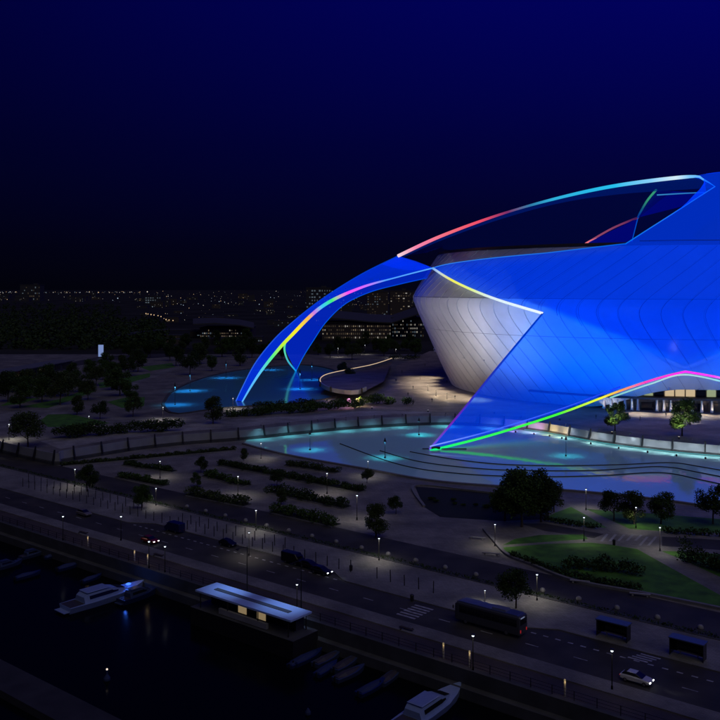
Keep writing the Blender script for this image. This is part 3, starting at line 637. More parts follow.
# ------------------------------------------------------------------ pool lights, nozzles, floating booms
def pool_light(px, py, z, en, col, label, h=5.0):
    p = G(px, py, z); t = thing('pool_light', label, 'pool light', p)
    MB().lathe([(.35, -.2), (.35, .35), (.25, .45)], (0, 0, 0), 8).build('housing', M_STEEL, t, True)
    MB().lathe([(.10, .4), (.07, h * .55)], (0, 0, 0), 6).build('stem', M_STEEL, t, True)
    MB().lathe([(.05, h * .60), (.35, h * .52), (.5, h * .48)], (0, 0, 0), 8, caps=False).build('lamp_head', M_STEEL, t, True)
    lamp('SPOT', 'pool_beam', p + Vector((0, 0, h * .5)), en, col, p + Vector((0, 0, -1)), .3, 138, .95)
for px, py, en, lab in ((419, 435, 9000, 'pool light on a stem just left of the arm tip'), (566, 456, 6000, 'pool light on a stem right of the arm before the parapet'), (310, 450, 6000, 'pool light on a stem near the left end of the big pool'), (385, 458, 8000, 'pool light on a stem off the near bank of the big pool')):
    pool_light(px, py, 0, en * .16, (.08, .75, 1.), lab, 11.)
for px, py, en, lab in ((190, 391, 12000, 'far pool light at the pool\'s left end'), (226, 378, 10000, 'far pool light at the upper bank'), (300, 389, 9000, 'far pool light right of the arch foot'), (175, 405, 8000, 'far pool light nearest the left corner'), (270, 370, 7000, 'far pool light behind the thin arch'), (312, 380, 7000, 'far pool light before the curved deck')):
    pool_light(px, py, 3, en * .8, (.06, .48, 1.), lab, 17.)
M_BOOM = mat('boom_black', (.04, .045, .05), .6)
for k, pts in enumerate(([(410, 452), (450, 459), (500, 464.5), (560, 466), (620, 465), (670, 463), (700, 467), (740, 474)], [(380, 451), (420, 462), (480, 469), (540, 471), (600, 470.5), (660, 467), (700, 473), (740, 481)], [(340, 444), (400, 465), (460, 474), (530, 477), (600, 476), (660, 473), (700, 480), (740, 489)])):
    o = MB().tube([p + Vector((0, 0, .1)) for p in resample([G(x, y) for x, y in pts], 80)], .19, 6).build('floating_boom', M_BOOM, None, True)
    tag(o, 'thin black floating boom curving across the pool, %s' % ['nearest the parapet wall', 'middle of the three', 'nearest the near bank'][k], 'boom', 'floating booms')
o = MB().box((0, 0, .25), (15, .5, .25)).box((-3, 0, .6), (3, 1.6, .7)).build('tip_footing', M_DCONC, None, loc=T + Vector((5, 1, -.4)))
tag(o, 'dark low footing in the pool under the arm tip', 'footing')
# ------------------------------------------------------------------ trees
def leaf_cloud(centers, n, size, flat=1.0):
    """n small leaf quads spread round the clump centres (c, r)"""
    w_ = np.array([r ** 2 for _, r in centers]); w_ = w_ / w_.sum(); pick = rng.choice(len(centers), n, p=w_)
    C = np.array([c for c, _ in centers])[pick]; RR = np.array([r for _, r in centers])[pick]
    d = rng.normal(size=(n, 3)); d /= np.linalg.norm(d, axis=1)[:, None]
    pos = C + d * (RR * (.45 + .6 * rng.random(n)) )[:, None] * np.array([1, 1, flat])
    a = rng.normal(size=(n, 3)); a[:, 2] *= .6; a /= np.linalg.norm(a, axis=1)[:, None]
    b = np.cross(a, rng.normal(size=(n, 3))); b /= np.linalg.norm(b, axis=1)[:, None]
    s = (size * (.6 + .8 * rng.random(n)))[:, None]
    V = np.stack([pos - a * s * .8, pos - b * s * .45, pos + a * s * .8, pos + b * s * .45], 1).reshape(-1, 3)
    return V.tolist(), [(4 * i, 4 * i + 1, 4 * i + 2, 4 * i + 3) for i in range(n)]
def tree_meshes(kind):
    """a 10 m tree: trunk with limbs, crown of leaf clumps"""
    wide = [.42, .52, .33, .46, .38, .50][kind]; cb = [.26, .22, .14, .30, .20, .34][kind]
    tr = MB(); lean = Vector((rng.uniform(-.4, .4), rng.uniform(-.4, .4), 0))
    top = Vector((0, 0, 6.2)) + lean
    tr.tube([(0, 0, 0), Vector((0, 0, 1.6)) + lean * .1, Vector((0, 0, 3.6)) + lean * .5, top], [.26, .19, .15, .06], 7)
    cs = []
    for k in range(16 + 3 * kind):
        a = rng.uniform(0, 6.28); h = rng.uniform(cb + .08, .92) * 10; t = (h / 10 - cb) / (1 - cb)
        rr = wide * 10 * math.sqrt(max(.05, math.sin(math.pi * min(.98, .16 + .84 * t)))) * rng.uniform(.35, .85)
        c = Vector((math.cos(a) * rr, math.sin(a) * rr, h)) + lean * h / 8
        cs.append((tuple(c), rng.uniform(1.0, 1.9)))
        if k < 9:
            b0 = Vector((0, 0, rng.uniform(2.2, 4.8))) + lean * .4; tr.tube([b0, b0.lerp(c, .55) + Vector((0, 0, .3)), c], [.10, .07, .03], 5)
    cs.append(((lean.x, lean.y, 8.6), 1.3))
    V, Fc = leaf_cloud(cs, 5600, .27)
    return tr.mesh('trunk', M_BARK, True), MB().add(V, Fc).mesh('crown', M_LEAF[kind % 3])
TREES = [tree_meshes(k) for k in range(6)]
def tree(px, py, h, label, lvl=0, kind=None, group=None, name='tree', p=None):
    k = rng.integers(0, 6) if kind is None else kind
    t = thing(name, label, 'tree', G(px, py, lvl) if p is None else p, rng.uniform(0, 6.28), group); t.scale = (h / 10 * rng.uniform(.95, 1.1), h / 10 * rng.uniform(.95, 1.1), h / 10)
    link('trunk', TREES[k][0], t); link('crown', TREES[k][1], t); return t
for a in [(87, 492, 7.2, 'round dark tree at the left end of the far pavement'), (142, 508, 6.2, 'round tree on the far pavement beside the second lamp post'),
          (201, 473, 4.8, 'small tree left of the longest planting strip'), (197, 487, 4.0, 'small tree at the left tip of a middle planting strip'), (244, 461, 4.0, 'small tree at the top end of the long planting strip by the pool corner'),
          (277, 486, 4.2, 'small tree in the paved gap between two planting strips'), (281, 505, 4.2, 'small tree before the right-hand planting strip'), (376, 537, 7.4, 'broad dark tree standing alone on the drive edge'),
          (396, 514, 4.5, 'small tree behind the broad tree on the drive edge'), (367, 483, 4.0, 'small tree beside the lamp on the pool promenade'), (516, 609, 7.0, 'tree with square pit on the far pavement behind the bus'),
          (522, 527, 13.5, 'tallest tree of the dark clump below the pool'), (505, 521, 10, 'left-hand tree of the dark clump below the pool'), (541, 522, 10.5, 'right-hand tree of the dark clump below the pool'), (554, 512, 7.5, 'smallest tree at the right edge of the dark clump'), (512, 512, 9.5, 'rear tree of the dark clump below the pool'), (533, 510, 10, 'second rear tree of the dark clump below the pool'),
          (614, 521, 7.2, 'leftmost of the three trees on the lawn by the near bank'), (634, 524, 7.6, 'middle one of the three trees on the lawn by the near bank'), (661, 524, 7.8, 'rightmost of the three trees on the lawn by the near bank'), (713, 524, 9.0, 'tree at the right edge of the lawn by the pool')]:
    tree(a[0], a[1], a[2], a[3])
for a in [(28, 447, 11.5, 'tall loose tree left of the terrace wall end'), (213, 424, 10.5, 'tree standing before the far pool left of the arch foot'), (131, 402, 9, 'rear one of the paired trees left of the far pool'), (133, 417, 8.5, 'front one of the paired trees left of the far pool'),
          (77, 415, 8, 'tree beside the oval lawn'), (100, 419, 7, 'smaller tree right of the oval lawn'), (615, 431, 10.5, 'left one of the two green trees on the terrace under the rainbow arch'), (682, 436, 13.5, 'right one of the two green trees on the terrace under the rainbow arch'),
          (343, 377, 8.5, 'tree on the curved deck with the lit rim'), (350, 379, 6.5, 'lower tree at the rim of the curved deck')]:
    tree(a[0], a[1], a[2], a[3], 3, kind=1 if a[0] > 600 else None)
spots = [(8, 402), (25, 399), (42, 402), (55, 397), (68, 396), (80, 392), (45, 390), (30, 393), (62, 387), (14, 392), (90, 377), (103, 380), (115, 378), (128, 376), (138, 372), (122, 370), (143, 366), (108, 371), (72, 383), (96, 386), (150, 358), (112, 390), (88, 400), (20, 408), (120, 396), (60, 405), (130, 360)]
for i, (x, y) in enumerate(sorted(spots)): tree(x, y, rng.uniform(9, 14), 'park tree left of the far pool, %s from the left' % ordn(i + 1), 3, group='park trees on the left')
spots = [(200, 364), (222, 357), (228, 348), (240, 366), (212, 371), (190, 375), (243, 350), (182, 356), (205, 352), (252, 358), (170, 361), (160, 350), (262, 362), (176, 366), (186, 349), (216, 345), (233, 354), (196, 358), (270, 356), (247, 342), (150, 346), (282, 360), (172, 346)]
for i, (x, y) in enumerate(sorted(spots)): tree(x, y, rng.uniform(10, 15), 'tree between the far pool and the city, %s from the left' % ordn(i + 1), 3, group='trees behind the far pool')
spots = [(306, 352), (318, 355), (330, 358), (338, 351), (346, 353), (360, 355), (352, 360), (375, 352), (384, 356), (395, 354), (405, 351), (415, 356), (366, 346), (410, 345), (388, 346)]
for i, (x, y) in enumerate(sorted(spots)): tree(x, y, rng.uniform(9, 14), 'tree seen under the arch before the lit mall, %s from the left' % ordn(i + 1), 3, group='trees under the arch')
# ------------------------------------------------------------------ hedges and beds
def hedge(label, pts, width, h, lvl=0, name='hedge', kind=0, per=110, soil=True, uneven=.5):
    p = resample([G(x, y, lvl) if not isinstance(x, Vector) else x for x, y in pts], 12); L_ = sum((p[i + 1] - p[i]).length for i in range(11))
    t = thing(name, label, 'hedge', p[0]); cs = []; h *= 1.25; n = max(8, int(L_ / (width * .35)))
    for i in range(n):
        q = cr(p, (i + .5 * rng.random()) / n) - p[0]; d = (p[-1] - p[0]).normalized(); s = Vector((-d.y, d.x, 0)) * rng.uniform(-.3, .3) * width
        r = rng.uniform(.35, .6) * min(width, h * 1.7); cs.append((tuple(q + s + Vector((0, 0, h * rng.uniform(.35, .35 + uneven)))), r))
    V, Fc = leaf_cloud(cs, min(16000, int(L_ * per * width / 2.5)), .30 if lvl == 0 else .42, min(1, h / width * 1.2))
    V = [(a, b, max(c, .03)) for a, b, c in V]
    MB().add(V, Fc).build('foliage', M_LEAF[kind], t)
    if soil:
        b = ribbon_prism([Vector((q.x, q.y, 0)) - Vector((p[0].x, p[0].y, 0)) for q in p], width * 1.05, 0, .28, 'planter_kerb', M_KERB, t)
        b2 = ribbon_prism([Vector((q.x, q.y, 0)) - Vector((p[0].x, p[0].y, 0)) for q in p], width * .94, .2, .33, 'soil', M_SOIL, t)
    return t
for i, (lab, x0, y0, x1, y1, w_, h) in enumerate([('longest planting strip, running beside the pool promenade', 222, 465, 362, 492, 3.2, 1.3), ('short planting strip before the long one, upper of the left pair', 206, 476, 247, 486, 3., 1.3),
        ('short planting strip, lower of the left pair', 190, 495, 247, 506, 3.2, 1.5), ('planting strip in the middle of the plaza, upper of the right pair', 271, 492, 347, 508, 3.2, 1.6), ('planting strip closest to the drive, lower of the right pair', 274, 512, 336, 526, 3.2, 1.6),
        ('planting strip by the near pool bank', 287, 465, 338, 473, 2.6, 1.2), ('planting strip at far left, upper one below the wall', 125, 465, 174, 472, 2.8, 1.1), ('planting strip at far left, lower one below the wall', 119, 477, 166, 486, 2.8, 1.2), ('narrow bed along the foot of the terrace wall', 62, 466, 235, 450, 2.4, .9)]):
    hedge(lab, [(x0, y0), (x1, y1)], w_, h, kind=i % 3)
hedge('clipped hedge along the big lawn edge', [(512, 557), (540, 567), (575, 579), (640, 591)], 1.6, .9, soil=False, kind=0)
hedge('dark shrub bed in the middle of the big lawn', [(566, 569), (600, 570), (642, 575)], 3.2, 1.7, soil=False)
hedge('shrub row behind the striped plaza lawn', [(665, 533), (720, 537), (760, 543)], 1.5, 1.0, soil=False)
hedge('shrub mass at the right edge beyond the lawn path', [(690, 560), (720, 570), (750, 585)], 4, 2.2, soil=False)
hedge('shrub row at the foot of the lawn strip by the promenade', [(545, 521), (575, 526), (600, 529)], 1.4, .9, soil=False)
hedge('low dark groundcover in the black bed below the pool', [(428, 500), (470, 505), (500, 512)], 9, .8, soil=False, per=40, uneven=.2)
hedge('round bush by the lamp at the lawn path', [(681, 551), (689, 552)], 2.6, 2.6, soil=False)
hedge('shrub bank along the terrace before the far pool', [(232, 417), (265, 415), (300, 412), (340, 409), (362, 407)], 6, 2.6, 3, soil=False, kind=1, per=60)
hedge('shrub bank before the far pool, upper row', [(255, 409), (290, 408), (316, 406)], 4, 2.2, 3, soil=False, kind=0, per=60)
hedge('shrub bed on the terrace left of the bowl', [(362, 405), (380, 404), (396, 404)], 5, 2.8, 3, soil=False, kind=1, per=60)
hedge('small round shrubs on the terrace beside the bowl', [(404, 405), (412, 405)], 3, 2.4, 3, soil=False)
hedge('shrub bed above the left end of the terrace wall', [(55, 438), (90, 436), (130, 433), (165, 431), (180, 430)], 7, 3.0, 3, soil=False, kind=0, per=55)
hedge('dark hedge on the plaza behind the bowl', [(392, 360), (405, 360), (418, 359)], 8, 3, 3, soil=False, per=20)
t = thing('boundary_hedge', 'long low dark hedge between the far pavement and the drive', 'hedge', UV(-90, 142.6))
V, Fc = leaf_cloud([(tuple(UV(u, rng.uniform(-.2, .2), .35)), .45) for u in np.arange(0, 380, .8)], 12000, .2)
MB().add([(a, b, max(c, .02)) for a, b, c in V], Fc).build('foliage', M_LEAF[0], t)
MB().prism([UV(0, -.75), UV(380, -.75), UV(380, .75), UV(0, .75)], 0, .2).build('planter_kerb', M_DCONC, t)
# ------------------------------------------------------------------ street furniture
M_LAMP = glow('lamp_glass', (.80, .9, 1.), 1.8); M_LAMPW = glow('lamp_glass_warm', (1., .8, .5), 5.0)
lm_pole = MB().lathe([(.14, 0), (.14, .5), (.075, .55), (.055, 4.8)], n=8).mesh('pole', mat('pole_black', (.004, .004, .004), .9, spec=.1), True)
lm_head = MB().lathe([(.05, 4.85), (.27, 4.92), (.28, 5.0), (.08, 5.06)], n=10).mesh('lamp_head', M_STEEL, True)
lm_glass = MB().lathe([(.08, 4.66), (.18, 4.74), (.17, 4.9)], n=10).mesh('lamp_glass', M_LAMP, True)
lm_base = MB().lathe([(.28, 0), (.28, .06), (.16, .12)], n=8).mesh('base', M_STEEL)
def street_lamp(px, ytop, ybase, label, lvl=0, en=520):
    p = G(px, ybase, lvl); s = (ybase - ytop) * p.y / F / 4.9
    t = thing('street_lamp', label, 'street lamp', p, 0, 'street lamps'); t.scale = (s ** .5, s ** .5, s)
    for nme, me in (('pole', lm_pole), ('base', lm_base), ('lamp_head', lm_head), ('lamp_glass', lm_glass)): link(nme, me, t)
    if uv_of(p)[1] < 118: en *= .08
    lamp('SPOT', 'lamp_light', p + Vector((0, 0, 4.5 * s)), en, (1., .93, .80), p, .2, 150, .7)
for a in [(75, 469, 487, 'lamp at the left end of the far pavement beside the round tree'), (63, 516, 541, 'leftmost lamp on the near pavement by the railing'), (121, 516, 541, 'lamp on the near pavement left of the red car'), (149, 541, 569, 'lamp on the near pavement just before the red car'), (165, 546, 573, 'lamp on the near pavement right of the red car'),
          (156, 488, 506, 'lamp beside the second round pavement tree'), (160, 461, 478, 'lamp between the two far-left planting strips'), (261, 443, 459, 'lamp at the pool corner by the promenade'), (238, 476, 496, 'lamp between the left pair of planting strips'), (327, 473, 494, 'lamp behind the right pair of planting strips'),
          (357, 495, 520, 'lamp at the right end of the longest planting strip'), (256, 510, 531, 'lamp on the drive below the left planting strips'), (249, 532, 556, 'lamp on the far pavement behind the dark parked car'), (297, 584, 612, 'lamp on the boardwalk behind the kiosk'), (379, 538, 561, 'lamp beside the broad tree on the drive'),
          (495, 524, 546, 'lamp at the corner of the big lawn'), (537, 574, 601, 'lamp on the drive right of the tree behind the bus'), (485, 590, 607, 'lamp on the far pavement behind the bus'), (473, 635, 671, 'lamp on the boardwalk before the bus'), (584, 517, 541, 'lamp at the left end of the striped plaza'),
          (660, 527, 551, 'lamp at the right end of the striped plaza'), (636, 507, 528, 'lamp behind the three lawn trees'), (586, 489, 510, 'lamp on the near bank between the tree clump and the lawn'), (368, 461, 477, 'lamp on the pool promenade over the water'), (612, 650, 690, 'unlit-looking lamp on the near pavement left of the white car')]:
    street_lamp(*a)
for a in [(89, 416, 428, 'lamp behind the oval lawn'), (9, 424, 440, 'lamp at the far left edge of the terrace'), (163, 407, 420, 'lamp at the left tip of the far pool'), (233, 398, 409, 'lamp beside the arch foot'), (365, 345, 354, 'lamp behind the curved deck'), (338, 348, 357, 'lamp under the arch before the mall'), (396, 349, 358, 'lamp on the plaza behind the bowl')]:
    street_lamp(*a, lvl=3, en=1600)
bol = MB().lathe([(.09, 0), (.09, 2.1), (.05, 2.2)], n=6).mesh('bollard', M_STEEL)
def posts(v, u0, u1, step, where):
    n = int((u1 - u0) / step); k = 0
    for i in range(n):
        u = u1 - i * step; o = link('pavement_post', bol, None, UV(u, v, .13)); o.scale = (1, 1, rng.uniform(.9, 1.08)); o.rotation_euler = (rng.uniform(-.03, .03), rng.uniform(-.03, .03), 0)
        tag(o, '%s thin dark post from the left in the %s' % (ordn(i + 1), where), 'post', 'posts on the far pavement')
posts(131.6, uvpx(365, 582)[0], uvpx(8, 490)[0], 3.0, 'row nearest the road')
posts(135.8, uvpx(150, 517)[0], uvpx(20, 484)[0], 3.2, 'row nearest the drive, left end')
posts(135.0, uvpx(300, 556)[0], uvpx(178, 524)[0], 3.0, 'inner row behind the parked cars')
posts(131.8, uvpx(440, 606)[0], uvpx(368, 583)[0], 3.2, 'short row left of the zebra crossing')
dome = MB().lathe([(.5, 0), (.52, .12), (.46, .38), (.3, .56), (.1, .63)], n=12).mesh('stone_dome', mat('dome_stone', (.26, .26, .26), .7, noise=.15, scale=2), True)
u0 = uvpx(720, 634)[0] - 2; i = 0; us = np.arange(uvpx(188, 507)[0], u0, -7.0)
for i, u in enumerate(us):
    o = link('stone_dome', dome, None, UV(u, 145.3, .008)); tag(o, '%s pale stone dome from the left along the drive' % ordn(i + 1), 'bollard', 'stone domes along the drive')
def railing(label, v, z, u0, u1):
    t = thing('railing', label, 'fence', UV(u0, v, z)); n = int((u1 - u0) / 3.2)
    pm = MB().box((0, 0, .65), (.09, .09, 1.3), RZ).mesh('post', M_STEEL)
    for i in range(n + 1): link('post', pm, t, UV(i * 3.2, 0, 0))
    for h in (.35, .8, 1.25): MB().box(tuple(UV((u1 - u0) / 2, 0, h)), (u1 - u0, .05, .05), RZ).build('rail', M_STEEL, t)
railing('dark steel railing along the harbour wall top', 109.0, .16, -10, 330)
pit = MB().box((0, 0, .02), (2.2, 2.2, .03), RZ)
for k, (px, py) in enumerate(((35, 546), (160, 556), (400, 634))):
    o = MB().box((0, 0, .25), (2.6, .5, .1), RZ).box((.9, 0, .1), (.15, .4, .2), RZ).box((-.9, 0, .1), (.15, .4, .2), RZ).build('bench', M_BARK, None, loc=UV(uvpx(px, py)[0], 115.0, .13))
    tag(o, 'dark bench on the near pavement, %s from the left' % ordn(k + 1), 'bench', 'benches on the near pavement')
for k, (px, py) in enumerate(((412, 601), (351, 571), (614, 545))):
    o = MB().lathe([(.3, 0), (.34, 1.0), (.38, 1.02), (.2, 1.2)], n=10).build('litter_bin', M_STEEL, None, loc=G(px, py, 0.01)); tag(o, ['dark litter bin by the zebra crossing', 'dark litter bin on the far pavement', 'dark litter bin on the striped plaza'][k], 'litter bin')
for k, (px, py) in enumerate(((477, 539), (491, 555), (580, 583), (640, 596))):
    o = MB().box((0, 0, .42), (3.6, .6, .14), -.3).box((1.2, -.36, .18), (.3, .5, .36), -.3).box((-1.2, .36, .18), (.3, .5, .36), -.3).build('stone_bench', M_CONC, None, loc=G(px, py, .01)); tag(o, 'pale stone bench along the kerb wall, %s from the left' % ordn(k + 1), 'bench', 'stone benches along the kerb')
# bus shelters
def shelter(px, py, label):
    t = thing('bus_shelter', label, 'bus shelter', UV(uvpx(px, py)[0], 132.6, .13), RZ, 'bus shelters')
    MB().box((0, 0, 2.62), (5.2, 2.0, .16)).build('roof', mat('shelter_roof', (.08, .10, .16), .4), t)
    MB().box((0, -.85, 1.3), (4.8, .06, 2.2)).build('back_pane', M_GLASSD, t)
    for s in (-1, 1):
        MB().box((s * 2.4, -.1, 1.3), (.08, 1.5, 2.4)).build('side_pane', M_GLASSD, t); MB().box((s * 2.45, .8, 1.27), (.09, .09, 2.54)).build('post', M_STEEL, t)
    MB().box((0, -.45, .48), (3.4, .4, .07)).box((-1.3, -.45, .23), (.08, .3, .46)).box((1.3, -.45, .23), (.08, .3, .46)).build('seat', M_CONC, t)
    MB().box((2.46, -.1, 1.4), (.06, 1.2, 1.8)).build('poster_panel', glow('poster_light', (.12, .2, .7), .05), t)
shelter(612, 640, 'glass bus shelter left of the bay hatching'); shelter(685, 661, 'glass bus shelter near the right edge of the frame')
# ------------------------------------------------------------------ vehicles
def rbox(x0, x1, prof):
    """loft of a (y, z) outline between stations"""
    pass
def wheel(parent, x, y, r, w_):
    o = MB().lathe([(r * .62, -w_ / 2), (r, -w_ / 2 + .03), (r, w_ / 2 - .03), (r * .62, w_ / 2)], n=16).build('wheel', M_BLACK, parent, loc=(x, y, r)); o.rotation_euler = (R(90), 0, 0)
    h = MB().lathe([(r * .6, -w_ / 2 - .004), (r * .2, -w_ / 2 - .02), (r * .2, w_ / 2 + .02), (r * .6, w_ / 2 + .004)], n=12).build('rim', mat('alloy', (.3, .3, .32), .35, .8), o)
def loft(secs, n_mat=None):
    m = len(secs[0]); vs = [p for s in secs for p in s]; fs = [(i * m + k, i * m + (k + 1) % m, (i + 1) * m + (k + 1) % m, (i + 1) * m + k) for i in range(len(secs) - 1) for k in range(m)]
    return MB().add(vs, fs + [tuple(range(m))[::-1], tuple(range((len(secs) - 1) * m, len(secs) * m))])
def ysec(x, hw, z0, z1, r=.12): return [(x, -hw + r, z0), (x, hw - r, z0), (x, hw, z0 + r), (x, hw, z1 - r), (x, hw - r, z1), (x, -hw + r, z1), (x, -hw, z1 - r), (x, -hw, z0 + r)]
def car(label, loc, rz, col, lights=0., van=False):
    t = thing('parked_car' if not lights else 'car', label, 'van' if van else 'car', loc, rz, 'vehicles on the road'); pm = mat('car_paint_%d_%d_%d' % tuple(int(c * 100) for c in col), col, .25, .2)
    hw = .9
    if van:
        st = [(-2.6, .86, .4, 2.15), (-2.5, .93, .35, 2.25), (1.2, .93, .35, 2.25), (1.9, .92, .35, 1.45), (2.5, .9, .38, 1.15), (2.62, .82, .45, .95)]
    else:
        st = [(-2.15, .76, .42, .82), (-2.08, .85, .34, .95), (-1.4, .89, .28, 1.0), (.9, .89, .28, .98), (1.7, .87, .3, .86), (2.05, .8, .34, .76), (2.15, .68, .42, .66)]
    loft([ysec(x, y, a, b) for x, y, a, b in st]).build('body', pm, t, False)
    if van:
        MB().box((1.58, 0, 1.82), (.9, 1.7, .02)).build('roof_lip', pm, t)
        loft([ysec(1.22, .86, 1.45, 2.1, .05), ysec(1.95, .84, 1.40, 1.48, .02)]).build('windscreen', M_GLASSD, t)
    else:
        loft([ysec(-1.95, .66, .93, 1.0, .03), ysec(-1.25, .72, .95, 1.4, .1), ysec(.1, .72, .95, 1.42, .1), ysec(1.05, .76, .93, .99, .03)]).build('glasshouse', M_GLASSD, t)
        MB().box((-.55, 0, 1.43), (1.3, 1.24, .05), 0, .92).build('roof', pm, t)
    for x in (-1.32, 1.35):
        for y in (-.8, .8): wheel(t, x, y, .32, .22)
    fx = st[-1][0]
    for y in (-.58, .58):
        MB().box((fx - .03, y, .66), (.12, .34, .13)).build('headlight', glow('headlight_on', (.9, .95, 1.), 6.) if lights else mat('headlight_off', (.4, .4, .42), .2), t)
        MB().box((st[0][0] + .03, y, .74), (.1, .3, .12)).build('tail_light', glow('tail_on', (1., .04, .02), 1.2) if lights else mat('tail_off', (.25, .01, .01), .3), t)
    if lights: lamp('SPOT', 'headlight_beam', Vector(loc) + (UD if rz == RZ else -UD) * 2.6 + Vector((0, 0, .7)), lights, (.9, .95, 1.), Vector(loc) + (UD if rz == RZ else -UD) * 14, .1, 50, .8)
RZ2 = RZ + math.pi
car('white hatchback on the road near the right bottom corner', UV(uvpx(633, 686)[0], 119.9, .014), RZ2, (.6, .6, .6), 60)
car('grey car driving at the left end of the road', UV(uvpx(78, 517)[0], 124.4, .014), RZ2, (.22, .2, .19), 0)
car('red car on the near lane behind a lamp', UV(uvpx(146, 544)[0], 120, .014), RZ2, (.25, .015, .012), 40)
car('dark blue van parked in the left lay-by', UV(uvpx(181, 530)[0], 128.9, .014), RZ, (.012, .02, .10), 0, True)
car('black car parked in the lay-by beside the pavement posts', UV(uvpx(225, 547)[0], 128.9, .014), RZ2, (.01, .01, .012))
car('black car parked behind another at the lay-by\'s right end', UV(uvpx(284, 567)[0], 128.8, .014), RZ2, (.012, .012, .012), 0, True)
car('dark car at the very right end of the lay-by', UV(uvpx(299, 572)[0], 128.8, .014), RZ2, (.02, .015, .012))
car('dark car with lit headlights pulling out of the lay-by', UV(uvpx(316, 576)[0], 127.6, .014), RZ2, (.02, .02, .025), 70)
bus = thing('coach', 'long dark blue coach with red tail lights beside the zebra crossing', 'bus', UV(uvpx(482, 633)[0], 124.3, .014), RZ)
loft([ysec(-6.0, 1.18, .55, 3.3, .2), ysec(-5.85, 1.27, .35, 3.45, .22), ysec(5.6, 1.27, .35, 3.45, .22), ysec(5.95, 1.2, .4, 2.9, .2), ysec(6.02, 1.1, .5, 1.5, .15)]).build('body', mat('coach_paint', (.08, .085, .10), .3, .2), bus)
MB().box((-.1, 0, 3.5), (11.0, 2.2, .10), 0, .96).build('roof', mat('coach_roof', (.06, .08, .2), .35), bus)
MB().box((-2.0, 0, 3.67), (2.6, 1.6, .24), 0, .9).build('roof_unit', mat('coach_unit', (.12, .14, .22), .4), bus)
for y in (-1, 1):
    for i in range(7): MB().box((-4.75 + i * 1.52, y * 1.275, 2.35), (1.46, .03, 1.15)).build('window', M_GLASSD, bus)
    MB().box((6.0, y * .85, .85), (.1, .4, .22)).build('headlight', mat('headlight_off', (.4, .4, .42), .2), bus)
    MB().box((-6.0, y * .95, 1.1), (.08, .18, .45)).build('tail_light', glow('coach_tail', (1., .03, .04), .3), bus)
    for x in (-3.6, 3.9): wheel(bus, x, y * 1.1, .5, .32)
    MB().box((6.15, y * 1.45, 2.5), (.12, .2, .5)).build('mirror', M_BLACK, bus)
MB().box((5.98, 0, 2.3), (.12, 2.1, 1.3)).build('windscreen', M_GLASSD, bus); MB().box((-6.0, 0, 2.5), (.06, 2.0, .9)).build('rear_window', M_GLASSD, bus)
MB().box((-6.02, .3, 3.1), (.05, 1.2, .16)).build('rear_sign', glow('coach_sign', (.5, .6, 1.), .25), bus)
# ------------------------------------------------------------------ harbour: quay, kiosk, light posts, boats
struct(MB().prism([UV(-60, 106.9), UV(330, 106.9), UV(330, 108.24), UV(-60, 108.24)], -5, -2.0).build('quay', M_DCONC))
struct(MB().prism([UV(20, 66), UV(330, 66), UV(330, 71.5), UV(20, 71.5)], -5, -2.4).build('pier', mat('pier_dark', (.03, .03, .035), .85, noise=.3, scale=.3)))
ku0, ku1 = 95.3, 118.0; kv0, kv1 = 101.6, 106.6; km = UV((ku0 + ku1) / 2, (kv0 + kv1) / 2, -.75)
ki = thing('kiosk', 'long low waterfront kiosk with flat white roof and lit openings', 'kiosk', km, RZ); kl = ku1 - ku0; kw = kv1 - kv0
MB().box((0, -.1, -1.4), (kl + 1.6, kw + .9, 3.2)).build('platform', mat('pontoon_black', (.01, .01, .012), .7), ki)
MB().box((0, -.1, .22), (kl + 1.7, kw + 1.0, .06)).build('platform_edge', M_DCONC, ki)
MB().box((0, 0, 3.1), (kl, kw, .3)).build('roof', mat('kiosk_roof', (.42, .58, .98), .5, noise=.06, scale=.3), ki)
MB().box((0, 0, 3.29), (kl * .78, .9, .1)).build('skylight', mat('kiosk_skylight', (.12, .14, .16), .2), ki)
MB().box((0, -1.2, 1.6), (kl * .86, kw * .45, 2.7)).build('wall', mat('kiosk_wall', (.05, .05, .055), .6), ki)
for i in range(9): MB().box((-kl * .40 + i * kl * .1, -1.2 + kw * .225 + .03, 1.5), (kl * .088, .05, 2.0)).build('shutter' if i not in (3, 5) else 'lit_opening', glow('kiosk_light', (1., .72, .38), .22) if i in (3, 5) else M_GLASSD, ki)
for x in (-.46, -.16, .16, .46):
    for y in (-.42, .42): MB().lathe([(.09, .24), (.09, 2.95)], (x * kl, y * kw, 0), 8).build('column', M_STEEL, ki)
MB().box((0, kw * .40, .8), (kl * .5, .5, .9)).build('counter', M_CONC, ki)
for k, (px, py) in enumerate(((77, 550), (120, 566), (134, 570), (434, 664), (461, 672), (558, 702))):
    p = UV(uv_of(G(px, py, 0))[0], 109.8, .006); t = thing('light_post', 'short pale light post below the harbour wall, %s from the left' % ordn(k + 1), 'light post', p, 0, 'light posts on the quay')
    MB().lathe([(.16, 0), (.16, 2.0), (.13, 2.05)], n=8).build('post', M_CONC, t); MB().lathe([(.13, 2.05), (.13, 2.25), (.05, 2.3)], n=8).build('lamp_head', glow('post_lamp', (1., .75, .4), .2), t)
    lamp('POINT', 'post_glow', p + Vector((0, -.4, 2.0)), 9, (1., .68, .3), None, .15)
